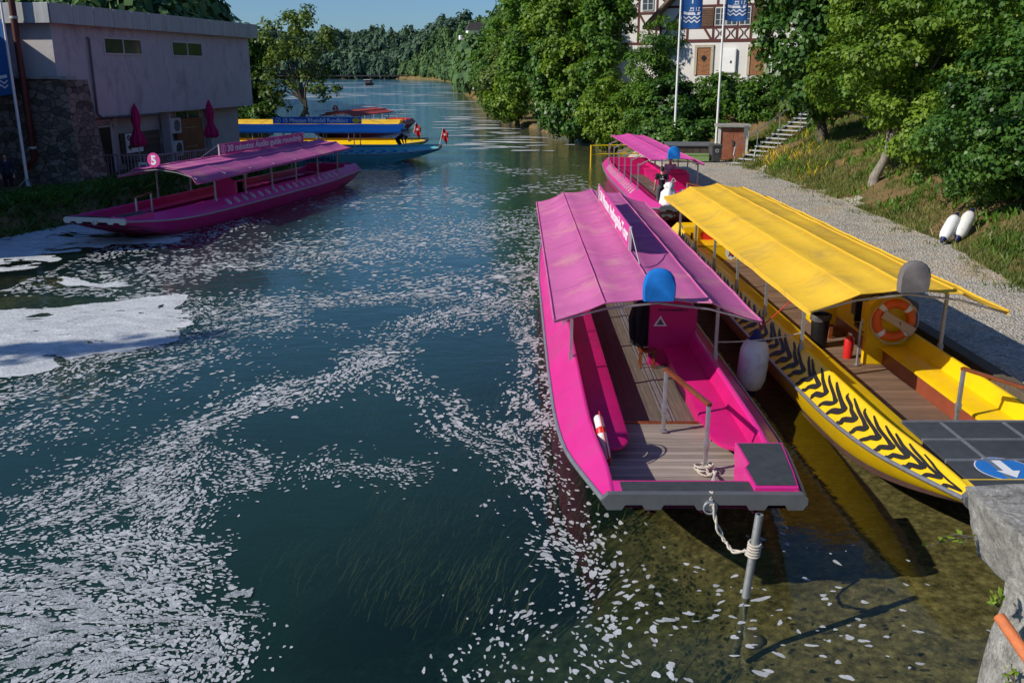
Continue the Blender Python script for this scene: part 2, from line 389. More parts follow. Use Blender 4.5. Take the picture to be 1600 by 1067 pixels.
def boat(label, cat, loc, rz, paint, inner, hullm, aw, aws=(4.1, 17.8), aw_x=None, aw_z=None, floor='floor_dark', benchm=None,
         front_m=None, sign=None, disc_kind=None, stripes=False, badges=0, bowbox=True, bowstyle='pink', console=True, group='boats of the landing stage',
         bardark=False, rail=(.02, 3.3, .38, 1.75), bays=8, droop=0.0, stern_panel=None, posts_y=None, post_sides=(-1, 1), teeth=None, name='tour_boat', strut=False):
    B = thing(name, label, cat, loc, rz, group)
    benchm = benchm or inner; front_m = front_m or inner
    # hull
    mb = MB()
    for sg in (-1, 1):
        mb.loft([[(sg * fw(s), s, fzr(s)), (sg * (fw(s) * .6 + fb(s) * .4), s, fzr(s) * .55 + fzb(s) * .45 - .03), (sg * (fw(s) * .22 + fb(s) * .78), s, fzr(s) * .24 + fzb(s) * .76)] for s in SS])
    s = L; mb.poly([(-fw(s), s, fzr(s)), (-fb(s), s, fzb(s)), (fb(s), s, fzb(s)), (fw(s), s, fzr(s)), (fc(s), s, fzc(s)), (-fc(s), s, fzc(s))])
    hull = mb.build('hull', paint, B, angle=60)
    mb = MB()
    mb.loft([[(-(fw(s) * .22 + fb(s) * .78), s, fzr(s) * .24 + fzb(s) * .76), (-fb(s), s, fzb(s)), (-fb(s) * .33, s, fzb(s) - .01), (fb(s) * .33, s, fzb(s) - .01), (fb(s), s, fzb(s)), (fw(s) * .22 + fb(s) * .78, s, fzr(s) * .24 + fzb(s) * .76)] for s in SS])
    for x in (-.62, 0, .62):                                              # keel strips under the raked bow
        mb.loft([[(x - .04, s, fzb(s) - .01), (x - .03, s, fzb(s) - .07), (x + .03, s, fzb(s) - .07), (x + .04, s, fzb(s) - .01)] for s in SS[:14]])
    mb.build('hull_bottom', hullm, B, angle=50)
    for sg in (-1, 1):
        mb = MB(); mb.loft([[(sg * fw(s), s, fzr(s) - .004), (sg * (fc(s) + .02), s, fzc(s)), (sg * fc(s), s, fzc(s) + .012), (sg * (fc(s) - .035), s, fzc(s)), (sg * (fc(s) - .05), s, fzc(s) - .05)] for s in SS])
        sd = mb.build('side_deck', paint, B, angle=50)
        mb = MB(); mb.loft([[(sg * (fw(s) + a), s, fzr(s) + b) for a, b in ((0, -.035), (.028, -.03), (.034, 0), (.02, .02), (-.01, .022))] for s in SS])
        mb.build('rub_rail', M['steel'], B, angle=70)
        mb = MB(); mb.loft([[(sg * (fc(s) - .05), s, fzc(s) - .045), (sg * (fc(s) - .13), s, .68), (sg * (fc(s) - .16), s, max(.22, fzb(s) + .09))] for s in SS[1:-2]])
        mb.build('inner_side', inner, B, angle=30)
        if stripes:
            mb = MB(); P = lambda v, s: Vector((sg * (fw(s) + (fc(s) + .02 - fw(s)) * v), s, fzr(s) + (fzc(s) - fzr(s)) * v + .009)) + Vector((sg * .007, 0, 0))
            s0 = .12; rs = random.Random(5); LW = .52
            while s0 < 17.9:
                j = [rs.uniform(-.05, .05) for _ in range(8)]; up_ = rs.uniform(.72, 1.0); hb0 = rs.uniform(.046, .060)
                cl = [(.04, s0 + .30 + j[0]), (.13, s0 + .24 + j[1]), (.23, s0 + .25 + j[2]), (.34, s0 + .12 + j[3]), (.42, s0 + .05), (.48, s0 + .04), (.53, s0 + .14), (.60, s0 + .36 * up_ + j[4]), (.70, s0 + .62 * up_ + j[5]), (.80, s0 + .86 * up_ + j[6]), (.91, s0 + 1.08 * up_ + j[7] * 2)]
                hw = [.55, .85, 1.0, 1.05, 1.0, .9, .70, .55, .52, .46, .25]
                p0 = [Vector((v * LW, s)) for v, s in cl]; pm = []; h2 = []
                for i_ in range(len(p0) - 1):
                    a_, b_, c_, d_ = p0[max(i_ - 1, 0)], p0[i_], p0[i_ + 1], p0[min(i_ + 2, len(p0) - 1)]
                    for t in (0, .33, .67):
                        pm.append(.5 * (2 * b_ + (c_ - a_) * t + (2 * a_ - 5 * b_ + 4 * c_ - d_) * t * t + (3 * b_ - a_ - 3 * c_ + d_) * t ** 3)); h2.append(hw[i_] + (hw[i_ + 1] - hw[i_]) * t)
                pm.append(p0[-1]); h2.append(hw[-1]); hw = h2; rows = []
                for i_, p_ in enumerate(pm):
                    d_ = (pm[min(i_ + 1, len(pm) - 1)] - pm[max(i_ - 1, 0)]).normalized(); n_ = Vector((-d_.y, d_.x)) * hb0 * hw[i_]
                    rows.append(tuple(P(min(.955, max(.04, q_.x / LW)), min(max(q_.y, .05), L)) for q_ in (p_ + n_, p_ - n_)))
                mb.loft(rows); s0 += rs.uniform(.36, .44)
            mb.build('tiger_stripes', M['tiger'], sd, smooth=False)
        if badges and sg == badges:
            for k in range(17):
                s = 6.3 + k * .66; v = .55
                c = Vector((sg * (fw(s) + (fc(s) - fw(s)) * v), s, fzr(s) + (fzc(s) - fzr(s)) * v))
                rt = Vector((0, sg, 0)); up = Vector((-sg * (fw(s) - fc(s)), 0, fzc(s) - fzr(s))).normalized()
                mb = MB(); disc(mb, c, .15, rt, up, 20, .012); mb.cur = 1; disc(mb, c, .115, rt, up, 20, .016); mb.cur = 2
                disc(mb, c + up * .02, .055, rt, up, 12, .02); mb.poly([c + rt * -.07 - up * .085 + rt.cross(up) * .021, c + rt * .07 - up * .085 + rt.cross(up) * .021, c + up * .0 + rt.cross(up) * .021])
                mb.build('badge', [M['text_white'], [M['sign_pink'], M['red_s'], M['navy'], M['steel_dk']][k % 4], M['text_white']], sd, smooth=False)
        # bench
        mb = MB(); rows = []
        s_in = 7.35 if (console and sg == 1) else None
        st = [2.1, 2.16, 2.26, 2.4, 2.6, 3, 4, 6, 7.3, 9, 11, 13, 15, 17, 17.5]
        for s in st:
            xi = .60 + .30 * max(0, 1 - math.sqrt(max(0, 1 - (1 - min(1, (s - 2.1) / .5)) ** 2)))
            xo = fc(s) - .12
            rows.append([(sg * xo, s, .70), (sg * (xi + .03), s, .68), (sg * xi, s, .665), (sg * xi, s, .63), (sg * (xi + .06), s, .61)])
        mb.loft(rows); mb.poly(rows[0])
        be = mb.build('bench', benchm, B, angle=30)
        mb = MB(); mb.loft([[(sg * .68, s, .64), (sg * .70, s, .26)] for s in (2.9, 5, 8, 11, 14, 17.5)])
        mb.build('bench_front', front_m, be, smooth=False)
    # decks
    mb = MB(); mb.loft([[(-fc(s) + .14, s, max(.45, fzb(s) + .10)), (fc(s) - .14, s, max(.45, fzb(s) + .10))] for s in (.3, .6, 1, 1.4, 2, 3, 3.6)]); mb.build('bow_deck', M['deck_brown'] if floor == 'deck_brown' else M['deck_grey'], B, smooth=False)
    mb = MB(); mb.loft([[(-1.06, s, .28), (1.06, s, .28)] for s in (3.68, 8, 12, 16, 18)]); mb.build('floor', M[floor], B, smooth=False)
    mb = MB(); mb.box((0, 3.64, .37), (1.3, .09, .2)); mb.build('sill_board', M['varnish'], B, bevel=.006)
    if floor == 'floor_dark':
        mb = MB(); mb.box((.28, 8, .287), (.07, 8.4, .012)); mb.box((.20, 8, .286), (.03, 8.4, .01)); mb.box((.36, 8, .286), (.03, 8.4, .01)); mb.build('floor_rail', M['steel'], B)
    # bow plate with lugs and mooring ring
    mb = MB(); w0 = fw(0) + .02
    prof = [(-w0, .94), (-w0 + .06, 1.0), (w0 - .06, 1.0), (w0, .94), (w0, .855)]
    for c in (w0 - .14, .62, 0, -.62, -w0 + .14):
        prof += [(c + .13, .855), (c + .09, .79), (c - .09, .79), (c - .13, .855)]
    prof.append((-w0, .855))
    mb.prism([(x, -.05, z) for x, z in prof], (0, .09, 0))
    bp = mb.build('bow_plate', M['bar'] if bowstyle != 'pale' else M['frame_w'], B, smooth=False, bevel=.006)
    mb = MB(); mb.torus((.05, -.09, .84), .075, .014, Matrix.Rotation(R(90), 3, 'X'), 20, 8); mb.lathe([(.0, -.055), (.07, -.055), (.07, -.075), (.0, -.075)], (.05, 0, .86), 16, 'Y'); mb.build('mooring_ring', M['steel'], bp)
    mb = MB(); mb.box((0, .19, .955), (2 * fc(.2) - .04, .36, .06)); mb.build('bow_step', paint, B, bevel=.008)
    mb = MB(); mb.box((-.18 if bowbox else 0, .19, .988), (2 * fc(.2) - (.62 if bowbox else .2), .27, .006)); mb.build('anti_slip_strip', M['anti'], B)
    if bowbox:
        a = [(.60, .06), (1.13, .06), (1.2, .5), (1.31, 1.45), (.68, 1.45), (.68, .75), (.60, .62)]
        mb = MB(); mb.prism([(x, y, .80) for x, y in a], (0, 0, .24)); mb.box((.90, 1.10, .66), (.42, .66, .30)); bx = mb.build('bow_locker', paint, B, smooth=False, bevel=.012)
        cx, cy = .93, .72
        mb = MB(); mb.poly([(cx + (x - cx) * .9, cy + (y - cy) * .93, 1.046) for x, y in a]); mb.build('locker_pad', M['anti'], bx, smooth=False)
    # hand rail at the bow
    if rail:
        x0, y0, x1, y1 = rail
        h = 1.46
        mb = MB(); mb.bar((x0, y0, h), (x1, y1, h), .075, .05); rl = mb.build('hand_rail', M['varnish'], B, bevel=.012)
        for (x, y) in ((x0, y0), (x1, y1)):
            mb = MB(); t = .06 if y == y0 else -.06
            mb.box((x, y - t, .94), (.055, .055, 1.0)); mb.box((x, y - t, .48), (.11, .11, .02)); mb.box((x, y - t, .85), (.075, .075, .13)); mb.build('rail_post', M['steel'], rl, bevel=.005)
    # awning and posts
    xs, zs = aw_x or AWX, aw_z or AWZ
    a = awning(B, aw, aws[0], aws[1], xs, zs, bays, droop)
    for y in (posts_y or [5.6 + 2.35 * k for k in range(6)]):
        for sg in post_sides:
            mb = MB(); xb = sg * 1.28; zb = .78
            mb.bar((xb, y, zb - .12), (xb, y, 2.04), .055, .055); mb.box((xb, y, zb + .1), (.075, .09, .26))
            mb.bar((xb, y, 1.94), (sg * .86, y, 2.14), .03, .03)
            if strut: mb.bar((xb, y, 1.95), (sg * .95, y - .5, 2.20), .03, .03)
            mb.build('awning_post', M['steel'], B)
    # sign board on the ridge
    if sign:
        txt, y0, y1, side, bm, tm, num, fish = sign
        zc = 2.42; hh = .44
        mb = MB(); mb.box((0, (y0 + y1) / 2, zc + hh / 2), (.03, y1 - y0, hh)); sb = mb.build('sign_board', bm, B, bevel=.006)
        for y, dy in ((y0 - .02, -1.5), (y1 + .02, .9)):
            mb = MB(); mb.box((0, y, zc + hh / 2 - .04), (.05, .035, hh + .1)); mb.tube([(0, y, zc + hh - .01), (0, y + dy, 2.42)], .011, 5); mb.build('sign_bracket', M['frame_w'], sb)
        rt = Vector((0, -1, 0)) if side == -1 else Vector((0, 1, 0)); up = Vector((0, 0, 1)); nn = rt.cross(up)
        ys = (y1 - .3) if side == -1 else (y0 + .3)
        q = (MB()); cc = Vector((0, ys, zc + hh / 2)) + nn * .017
        ring = MB(); n = 24
        ring.loft([[cc + (rt * math.cos(t) + up * math.sin(t)) * .19 + nn * .003, cc + (rt * math.cos(t) + up * math.sin(t)) * .155 + nn * .003] for t in [2 * math.pi * k / n for k in range(n + 1)]])
        ring.build('number_ring', tm, sb, smooth=False)
        lettering(num, .28, rt, up, cc - up * .1 + nn * .003, tm, sb, bold=.008, align='CENTER')
        lt = lettering(txt, .38, rt, up, cc + rt * .32 - up * .125 + nn * .003, tm, sb, bold=.010)
        wd = max(v.co.y for v in lt.data.vertices) - min(v.co.y for v in lt.data.vertices)
        avail = (y1 - y0) - .85 - (.7 if fish else 0); k = avail / wd; o_ = (cc + rt * .32).y
        for v in lt.data.vertices: v.co.y = o_ + (v.co.y - o_) * k
        if fish:
            fm = MB(); fc_ = cc + rt * ((y1 - y0) - .62) + nn * .004
            fm.poly([fc_ + rt * .26 * math.cos(t) + up * .16 * math.sin(t) for t in [2 * math.pi * k / 20 for k in range(20)]])
            fm.poly([fc_ + rt * .2 + nn * .001, fc_ + rt * .42 + up * .12 + nn * .001, fc_ + rt * .36 + nn * .001, fc_ + rt * .42 - up * .12 + nn * .001]); fm.build('fish_emblem', M['yellow'], sb, smooth=False)
    # round number sign at the awning front
    if disc_kind:
        kind = disc_kind
        if kind in ('5', '2'):
            mb = MB(); mb.lathe([(0, -.012), (.27, -.012), (.27, .012), (0, .012)], (0, aws[0] - .02, 2.62), 28, 'Y'); ds = mb.build('number_disc', M['sign_pink'] if kind == '5' else M['red'], B)
            lettering(kind, .46, (1, 0, 0), (0, 0, 1), (0, aws[0] - .036, 2.46), M['text_white'], ds, bold=.02, align='CENTER')
        else:
            mb = MB(); rows = []
            prof = [(-.25, 0), (-.262, .12), (-.258, .27), (-.23, .38), (-.17, .46), (-.09, .505), (0, .52), (.09, .505), (.17, .46), (.23, .38), (.258, .27), (.262, .12), (.25, 0)]
            for d, k in ((-.075, .0), (-.085, .90), (-.045, .985), (0, 1.0), (.045, .985), (.075, .9), (.07, 0)):
                rows.append([(x * max(k, .02), aws[0] + d + .014 * math.sin(9 * x + 5 * z), 2.33 + z * max(k, .02) + (0 if k > .5 else .2)) for x, z in prof])
            mb.loft(rows[1:-1]); mb.poly(rows[1]); mb.poly(rows[-2])
            mb.build('covered_number_disc', M[kind], B, angle=50)
    # helmsman's console
    if console:
        mb = MB(); mb.prism([(.33, 7.15, .28), (1.1, 7.15, .28), (1.24, 7.15, 1.05), (1.24, 7.15, 1.42), (.98, 7.15, 1.62), (.45, 7.15, 1.62), (.33, 7.15, 1.5)], (0, .16, 0))
        mb.prism([(.36, 7.31, .9), (1.12, 7.31, .9), (1.12, 7.31, 1.5), (.36, 7.31, 1.5)], (0, .28, -.05))
        cs = mb.build('console', inner if bowstyle != 'yellow' else paint, B, smooth=False, bevel=.015)
        mb = MB(); mb.torus((.74, 7.72, 1.38), .19, .016, Matrix.Rotation(R(60), 3, 'X'), 24, 8); mb.bar((.74, 7.6, 1.32), (.74, 7.72, 1.38), .03, .03); mb.bar((.56, 7.72, 1.38), (.92, 7.72, 1.38), .02, .02); mb.build('steering_wheel', M['black'], cs)
        mb = MB(); mb.box((.74, 8.15, .78), (.42, .4, .08)); mb.box((.74, 8.36, 1.08), (.42, .07, .5)); mb.tube([(.74, 8.15, .28), (.74, 8.15, .75)], .04, 8); mb.build('helm_seat', M['black'], B, bevel=.02)
        if bowstyle == 'pink':
            lettering('www.maendli.ch', .085, (1, 0, 0), (0, 0, 1), (.48, 7.142, 1.38), M['navy'], cs)
            mb = MB(); mb.poly([(.40, 7.144, 1.08), (.66, 7.144, 1.08), (.53, 7.144, 1.29)]); mb.cur = 1; mb.poly([(.455, 7.141, 1.105), (.605, 7.141, 1.105), (.53, 7.141, 1.23)]); mb.build('warning_triangle', [M['white'], M['steel_dk']], cs, smooth=False)
    # stern: after deck, transverse panel and low coaming
    mb = MB(); mb.loft([[(-fc(s) + .03, s, .93), (fc(s) - .03, s, .93)] for s in (18.7, 19.3, L - .02)])
    sdk = mb.build('stern_deck', paint, B, smooth=False)
    mb = MB(); mb.box((0, 18.66, .69), (2.2, .06, .86)); mb.box((0, 17.6, .5), (2.15, .05, .44)); mb.box((0, 18.1, .70), (2.12, 1.05, .04)); pn = mb.build('stern_panel', paint if bowstyle == 'yellow' else inner, B, smooth=False, bevel=.006)
    mb = MB(); mb.box((0, L + .1, .62), (.5, .35, .5)); mb.box((0, L + .32, .3), (.18, .2, .9)); mb.build('outboard_motor', M['black'], B, bevel=.05)
    if stern_panel:
        h = MB(); pts = []
        for k in range(32):
            t = 2 * math.pi * k / 32; pts.append((-.33 + .0185 * 16 * math.sin(t) ** 3 * .82, 18.615, .80 + .0185 * .82 * (13 * math.cos(t) - 5 * math.cos(2 * t) - 2 * math.cos(3 * t) - math.cos(4 * t))))
        h.prism(pts, (0, .008, 0)); h.build('heart_emblem', M['red_s'], pn, smooth=False)
        lettering('I', .40, (1, 0, 0), (0, 0, 1), (-.9, 18.62, .66), M['tiger'], pn, bold=.01)
        lettering('Rhyfall', .40, (1, 0, 0), (0, 0, 1), (.02, 18.62, .66), M['tiger'], pn, bold=.006)
        mb = MB(); sh = [(-.18, .66), (.18, .66), (.18, .46), (.12, .34), (0, .27), (-.12, .34), (-.18, .46)]
        mb.poly([(.18 + x, 17.568, z) for x, z in sh]); mb.cur = 1
        mb.poly([(.18 + x, 17.564, z) for x, z in ((-.1, .60), (0, .63), (.09, .56), (.04, .50), (.1, .44), (.05, .36), (-.03, .42), (-.1, .38), (-.06, .48))])
        mb.cur = 2; mb.poly([(.18 + x, 17.562, z) for x, z in ((.0, .55), (.07, .5), (.03, .40), (-.02, .47))]); mb.build('coat_of_arms', [M['white'], M['steel_dk'], M['red_s']], pn, smooth=False)
        mb = MB(); mb.box((-.42, 19.55, .934), (.95, .34, .004)); st = mb.build('deck_sticker', M['blue'], sdk)
        lettering('RHEINFALL', .17, (1, 0, 0), (0, 1, 0), (-.80, 19.5, .938), M['text_white'], st, bold=.004, sx=.8)
        mb = MB(); mb.poly([(-.1, 19.40, .9385), (.22, 19.46, .9385), (.3, 19.62, .9385), (.0, 19.70, .9385), (-.08, 19.55, .9385)]); mb.build('wave_emblem', M['text_white'], st, smooth=False)
    return B

GRP = 'covered tour boats at the landing stage'
boatA = boat('big pink tour boat in front with blue covered disc and wooden bow deck', 'tour boat', (2.30, 9.95, 0), R(-.3),
             M['pink'], M['pink_in'], M['pink_hull'], M['aw_pink'], aws=(4.15, 17.9),
             sign=('30 Minuten Audioguide-Tour', 8.05, 15.2, -1, M['sign_pink'], M['text_white'], '5', False), disc_kind='cover_blue', bays=7, group=GRP)
boatY = boat('yellow tour boat with black tiger stripes and grey covered disc beside the gravel', 'tour boat', (6.62, 10.0, 0), R(.35),
             M['yellow'], M['yellow'], M['yellow_hull'], M['aw_yellow'], aws=(4.7, 19.3), floor='deck_brown', front_m=M['panelwood'],
             disc_kind='cover_grey', stripes=True, bowbox=False, bowstyle='yellow', bays=8, group=GRP, rail=(.27, 3.3, 1.0, 1.9), stern_panel=True,
             posts_y=[6.1 + 2.45 * k for k in range(6)])
boatC = boat('pink tour boat behind the yellow one, with two people aboard under its narrow awning', 'tour boat', (6.72, 34.2, 0), R(.2),
             M['pink'], M['pink_in'], M['pink_hull'], M['aw_pinkb'], aws=(4.4, 19.6), aw_x=[-.95, 0, .87, 1.3], aw_z=[2.29, 2.39, 2.31, 2.12], badges=-1,
             disc_kind='cover_blue', bays=8, group=GRP, bowbox=False, strut=True, rail=(.4, 3.3, .75, 2.0))
boatL = boat('pink tour boat with disc number 5 in the shade below the grey building', 'tour boat', (-14.3, 31.3, 0), R(-13.5),
             M['pink'], M['pink_in'], M['pink_hull'], M['aw_pink'], aws=(3.7, 18.3), bowstyle='pale', badges=1,
             sign=('30 minutes Audio guide roundtrip', 8.3, 16.2, 1, M['sign_pink'], M['text_white'], '5', False), disc_kind='5', bays=7, droop=.18, group=GRP)
boatB = boat('teal tour boat with blue awning and long blue sign, moored across the river arm', 'tour boat', (-4.9, 63.5, 0), R(90),
             M['teal'], M['teal'], M['teal'], M['aw_blue'], aws=(2.4, 19), floor='deck_brown',
             sign=('15 Minuten Rheinfall Rundfahrt', 5.3, 11.2, -1, M['blue'], M['text_white'], '4', True), console=False, bays=6, group=GRP, rail=None, bowbox=False)
boatY2 = boat('plain yellow tour boat with yellow awning behind the blue sign', 'tour boat', (-6.4, 70.0, 0), R(90),
              M['yellow'], M['yellow'], M['yellow_hull'], M['aw_yellow'], aws=(1.8, 19), floor='deck_brown', console=False, bays=6, group=GRP, rail=None, bowbox=False)
boatR = boat('red tour boat with red awning and disc number 2, farthest of the moored boats', 'tour boat', (-16.6, 82, 0), R(-14),
             M['red'], M['red'], M['pink_hull'], M['aw_red'], aws=(3.0, 13), console=False, disc_kind='2', bays=5, group=GRP, rail=None, bowbox=False)

# lettering and waves on the teal hull (its -x side faces the camera)
mb = MB()
for k in range(24):
    y = .9 + k * .72; pts = []
    for j in range(11):
        t = j / 10; a = 2.2 * math.pi * t
        pts.append((-(fw(y) - .02) + .0, y + .24 * math.sin(a), .62 + .30 * t - .15))
    rows = []
    for j, (x, yy, z) in enumerate(pts):
        v = (z - .56) / .42; xx = -(fw(yy) + (fc(yy) - fw(yy)) * max(0, v)) - .012
        h = .05 + .05 * math.sin(math.pi * j / 10)
        rows.append([(xx, yy - h, z + .08), (xx, yy + h, z + .08)])
    mb.loft(rows)
mb.build('wave_pattern', M['blue'], boatB, smooth=False)
lettering('RHEINFALL', .46, (0, -1, 0), (0, 0, 1), (-fw(9) + .03, 9.0, .08), M['navy'], boatB, bold=.012)

# yellow boat: gangway plates and arrow disc at the bow
mb = MB()
for a, b in ((.36, .93), (.97, 1.62), (1.66, 2.3)): mb.box((0, (a + b) / 2, .955), (1.98, b - a, .03))
gp = mb.build('gangway_plate', M['anti'], boatY, bevel=.004)
mb = MB()
for y in (.95, 1.64, 2.32): mb.box((0, y, .965), (2.0, .035, .05))
for x in (-.45, .45): mb.box((x, 1.33, .972), (.05, 1.9, .012))
mb.build('gangway_strip', M['steel'], gp)
mb = MB(); disc(mb, (-.36, .68, .976), .35, (1, 0, 0), (0, 1, 0), 36); mb.cur = 1; disc(mb, (-.36, .68, .974), .365, (1, 0, 0), (0, 1, 0), 36)
dd = mb.build('arrow_disc', [M['bluecircle'], M['white']], gp, smooth=False)
mb = MB(); mb.poly([(-.36 + a, .68 + b, .980) for a, b in ((-.06, .26), (.06, .26), (.06, -.06), (.15, -.06), (0, -.27), (-.15, -.06), (-.06, -.06))]); mb.build('arrow', M['white'], dd, smooth=False)

# fittings of the yellow boat
mb = MB(); mb.box((.12, 9.3, .82), (.5, .75, .42)); tb = mb.build('ticket_table', M['yellow'], boatY, bevel=.02)
for x in (-.08, .3):
    mb = MB(); mb.box((x, 9.0, .45), (.07, .07, .34)); mb.build('table_leg', M['varnish'], tb)
mb = MB(); mb.tube([(.18, 7.1, .3), (.18, 7.1, 1.15), (.22, 7.1, 1.2)], .025, 10); mb.lathe([(0, 0), (.06, 0), (.06, .02), (0, .02)], (.18, 7.1, .29), 14); mb.build('boarding_pole', M['steel'], boatY)
mb = MB(); mb.box((1.1, 8.3, 1.12), (.9, 1.2, .5)); mb.build('storage_box', M['cover_grey'], boatY, bevel=.02)
# ------------------------------------------------------------------ terrain, water
SRY = [(-20, 9.2), (9, 9.0), (13, 8.7), (58, 8.7), (64, 8.4), (70, 7.8), (81, 7.0), (90, 4.2), (108, .6), (135, -2.6), (170, -4.5), (250, -12), (436, -23), (560, -36), (700, -55), (770, -90), (2000, -90)]
SLY = [(-20, -24), (10, -24), (25, -21), (34, -18.2), (50, -13.0), (57, -13), (62, -18), (70, -24), (78, -22), (90, -23), (98, -29), (120, -34), (150, -41), (185, -54), (260, -110), (420, -230), (700, -420), (2000, -600)]
XG = [(-20, 9.3), (9, 9.9), (15, 12.0), (23, 13.4), (30, 14.5), (42, 14.6), (50, 14.2), (56, 13.9), (60, 14.0), (63, 12.5), (66, 9.0), (70, 7.8), (2000, -200)]
def ip(t, y): return np.interp(y, [p[0] for p in t], [p[1] for p in t])

def nz(x, y, s, seed=0.0):
    """cheap smooth value noise"""
    x = np.asarray(x) / s + seed * 17.3; y = np.asarray(y) / s + seed * 9.1
    xi = np.floor(x); yi = np.floor(y); fx = x - xi; fy = y - yi
    fx = fx * fx * (3 - 2 * fx); fy = fy * fy * (3 - 2 * fy)
    def h(a, b):
        v = np.sin(a * 127.1 + b * 311.7) * 43758.5453; return v - np.floor(v)
    return (h(xi, yi) * (1 - fx) + h(xi + 1, yi) * fx) * (1 - fy) + (h(xi, yi + 1) * (1 - fx) + h(xi + 1, yi + 1) * fx) * fy

def height(x, y):
    x = np.asarray(x, float); y = np.asarray(y, float)
    dr = x - ip(SRY, y); dl = ip(SLY, y) - x
    d2 = np.maximum(0, x - ip(XG, y)); d3 = np.maximum(0, y - 63)
    rise = 5.3 * (1 - np.exp(-d2 * .50 / 5.3 * 1.1)); rise3 = np.minimum(5.2, .75 * d3)
    near = .42 * smoothstep(0, .35, dr) + np.where(y > 66, np.minimum(rise, np.maximum(0, dr) * .9 + .3), np.maximum(rise, np.minimum(rise3, np.maximum(dr - .5, 0) * 2)))
    far = np.minimum(np.maximum(dr, 0) * .95, 24 * smoothstep(200, 420, y) + 6)
    zr = np.where(y > 180, np.maximum(near, far), near) + .06 * (nz(x, y, 1.1) - .5) * smoothstep(.5, 2, d2) + .015 * (nz(x, y, .6, 2) - .5)
    zr = zr + np.maximum(0, x - 34) * .22 * (y < 300)
    zl = 1.0 * smoothstep(0, .9, dl) + (9 * smoothstep(0, 10, dl) + 16 * smoothstep(6, 45, dl)) * smoothstep(95, 125, y) + .1 * (nz(x, y, 1.4, 3) - .5)
    zf = np.minimum(np.maximum(0, y - 775) * .30, 24) + 7 * (nz(x, y, 160, 5) - .3) * smoothstep(800, 900, y)
    d = np.minimum(-dr, -dl); d = np.minimum(d, np.maximum(775 - y, .0))
    zb = -(.22 + .098 * np.minimum(d, 5.8) + .30 * np.clip(d - 5.8, 0, 8)) - .05 * (nz(x, y, .7, 1) - .5) - .12 * (nz(x, y, 2.3, 4) - .5)
    z = np.where(dr > 0, zr, np.where(dl > 0, zl, zb * smoothstep(-.2, .5, d) + .0))
    return np.where(y > 775, np.maximum(zf, z * (z > 0)), z)

def axis(segs):
    out = []
    for a, b, s in segs: out += list(np.arange(a, b, s))
    return np.array(out + [segs[-1][1]])
ax = axis([(-1300, -300, 60), (-300, -60, 12), (-60, -26, 2), (-26, -10, .6), (-10, 0, .5), (0, 20, .25), (20, 36, .8), (36, 120, 6), (120, 1300, 70)])
ay = axis([(-14, 2, 2), (2, 14, .25), (14, 72, .4), (72, 180, 2.5), (180, 420, 8), (420, 900, 14), (900, 1900, 90)])
gx, gy = np.meshgrid(ax, ay, indexing='ij'); gz = height(gx, gy)
nxa, nya = gx.shape; idx = np.arange(nxa * nya).reshape(nxa, nya)
q = np.stack([idx[:-1, :-1], idx[1:, :-1], idx[1:, 1:], idx[:-1, 1:]], -1).reshape(-1, 4)
V = np.stack([gx, gy, gz], -1).reshape(-1, 3)
fcx = V[q].mean(1); fmax = V[q][:, :, 2].max(1)
und = (fmax < .02) & (fcx[:, 1] < 780)
dgr = fcx[:, 0] - ip(SRY, fcx[:, 1]); edge = ip(XG, fcx[:, 1]) + 1.1 * (nz(fcx[:, 0], fcx[:, 1], 1.7, 8) - .5)
grav = (~und) & (fcx[:, 1] < 66) & (dgr > -.8) & (fcx[:, 0] < edge)

def sub_mesh(name, sel, m):
    qq = q[sel]; u, inv = np.unique(qq, return_inverse=True)
    o = np_mesh(name, V[u], inv.reshape(-1, 4), m); o.data.polygons.foreach_set('use_smooth', [True] * len(o.data.polygons)); return tag(o, kind='structure')

# river bed: olive gravel in the shallows; light lost to depth painted green-black
m, n, l, out = nt('river_bed'); v = coords(n, l, 'World')
sx = n.new('ShaderNodeSeparateXYZ'); l.new(v, sx.inputs[0])
mr = n.new('ShaderNodeMapRange'); mr.inputs[1].default_value = -2.6; mr.inputs[2].default_value = -.3; l.new(sx.outputs['Z'], mr.inputs[0])
t0 = tex_noise(n, l, v, .45, 4, .6)
ma = n.new('ShaderNodeMath'); ma.operation = 'MULTIPLY_ADD'; ma.inputs[1].default_value = .74; l.new(t0.outputs['Fac'], ma.inputs[0])
mb_ = n.new('ShaderNodeMath'); mb_.operation = 'SUBTRACT'; mb_.inputs[1].default_value = .36; l.new(mr.outputs[0], mb_.inputs[0]); l.new(mb_.outputs[0], ma.inputs[2])
r = ramp(n, l, ma.outputs[0], [(.0, (.006, .032, .032)), (.30, (.020, .050, .034)), (.55, (.075, .085, .030)), (.85, (.20, .172, .078))])
t1 = tex_noise(n, l, v, 6, 7, .75); r1 = ramp(n, l, t1.outputs['Fac'], [(.36, (.35, .36, .36)), (.62, (1.3, 1.25, 1.15))])
vo = n.new('ShaderNodeTexVoronoi'); vo.inputs['Scale'].default_value = 9; l.new(v, vo.inputs['Vector'])
r3 = ramp(n, l, vo.outputs['Distance'], [(.1, (1.1, 1.1, 1.1)), (.55, (.55, .55, .55))])
cc = mixc(n, l, 1.0, r.outputs[0], r1.outputs[0], 'MULTIPLY'); cc = mixc(n, l, .7, cc, r3.outputs[0], 'MULTIPLY')
p = n.new('ShaderNodeBsdfPrincipled'); l.new(cc, p.inputs['Base Color']); p.inputs['Roughness'].default_value = 1; p.inputs['Specular IOR Level'].default_value = 0
bn = n.new('ShaderNodeBump'); bn.inputs['Strength'].default_value = .8; bn.inputs['Distance'].default_value = .06; l.new(t1.outputs['Fac'], bn.inputs['Height']); l.new(bn.outputs[0], p.inputs['Normal'])
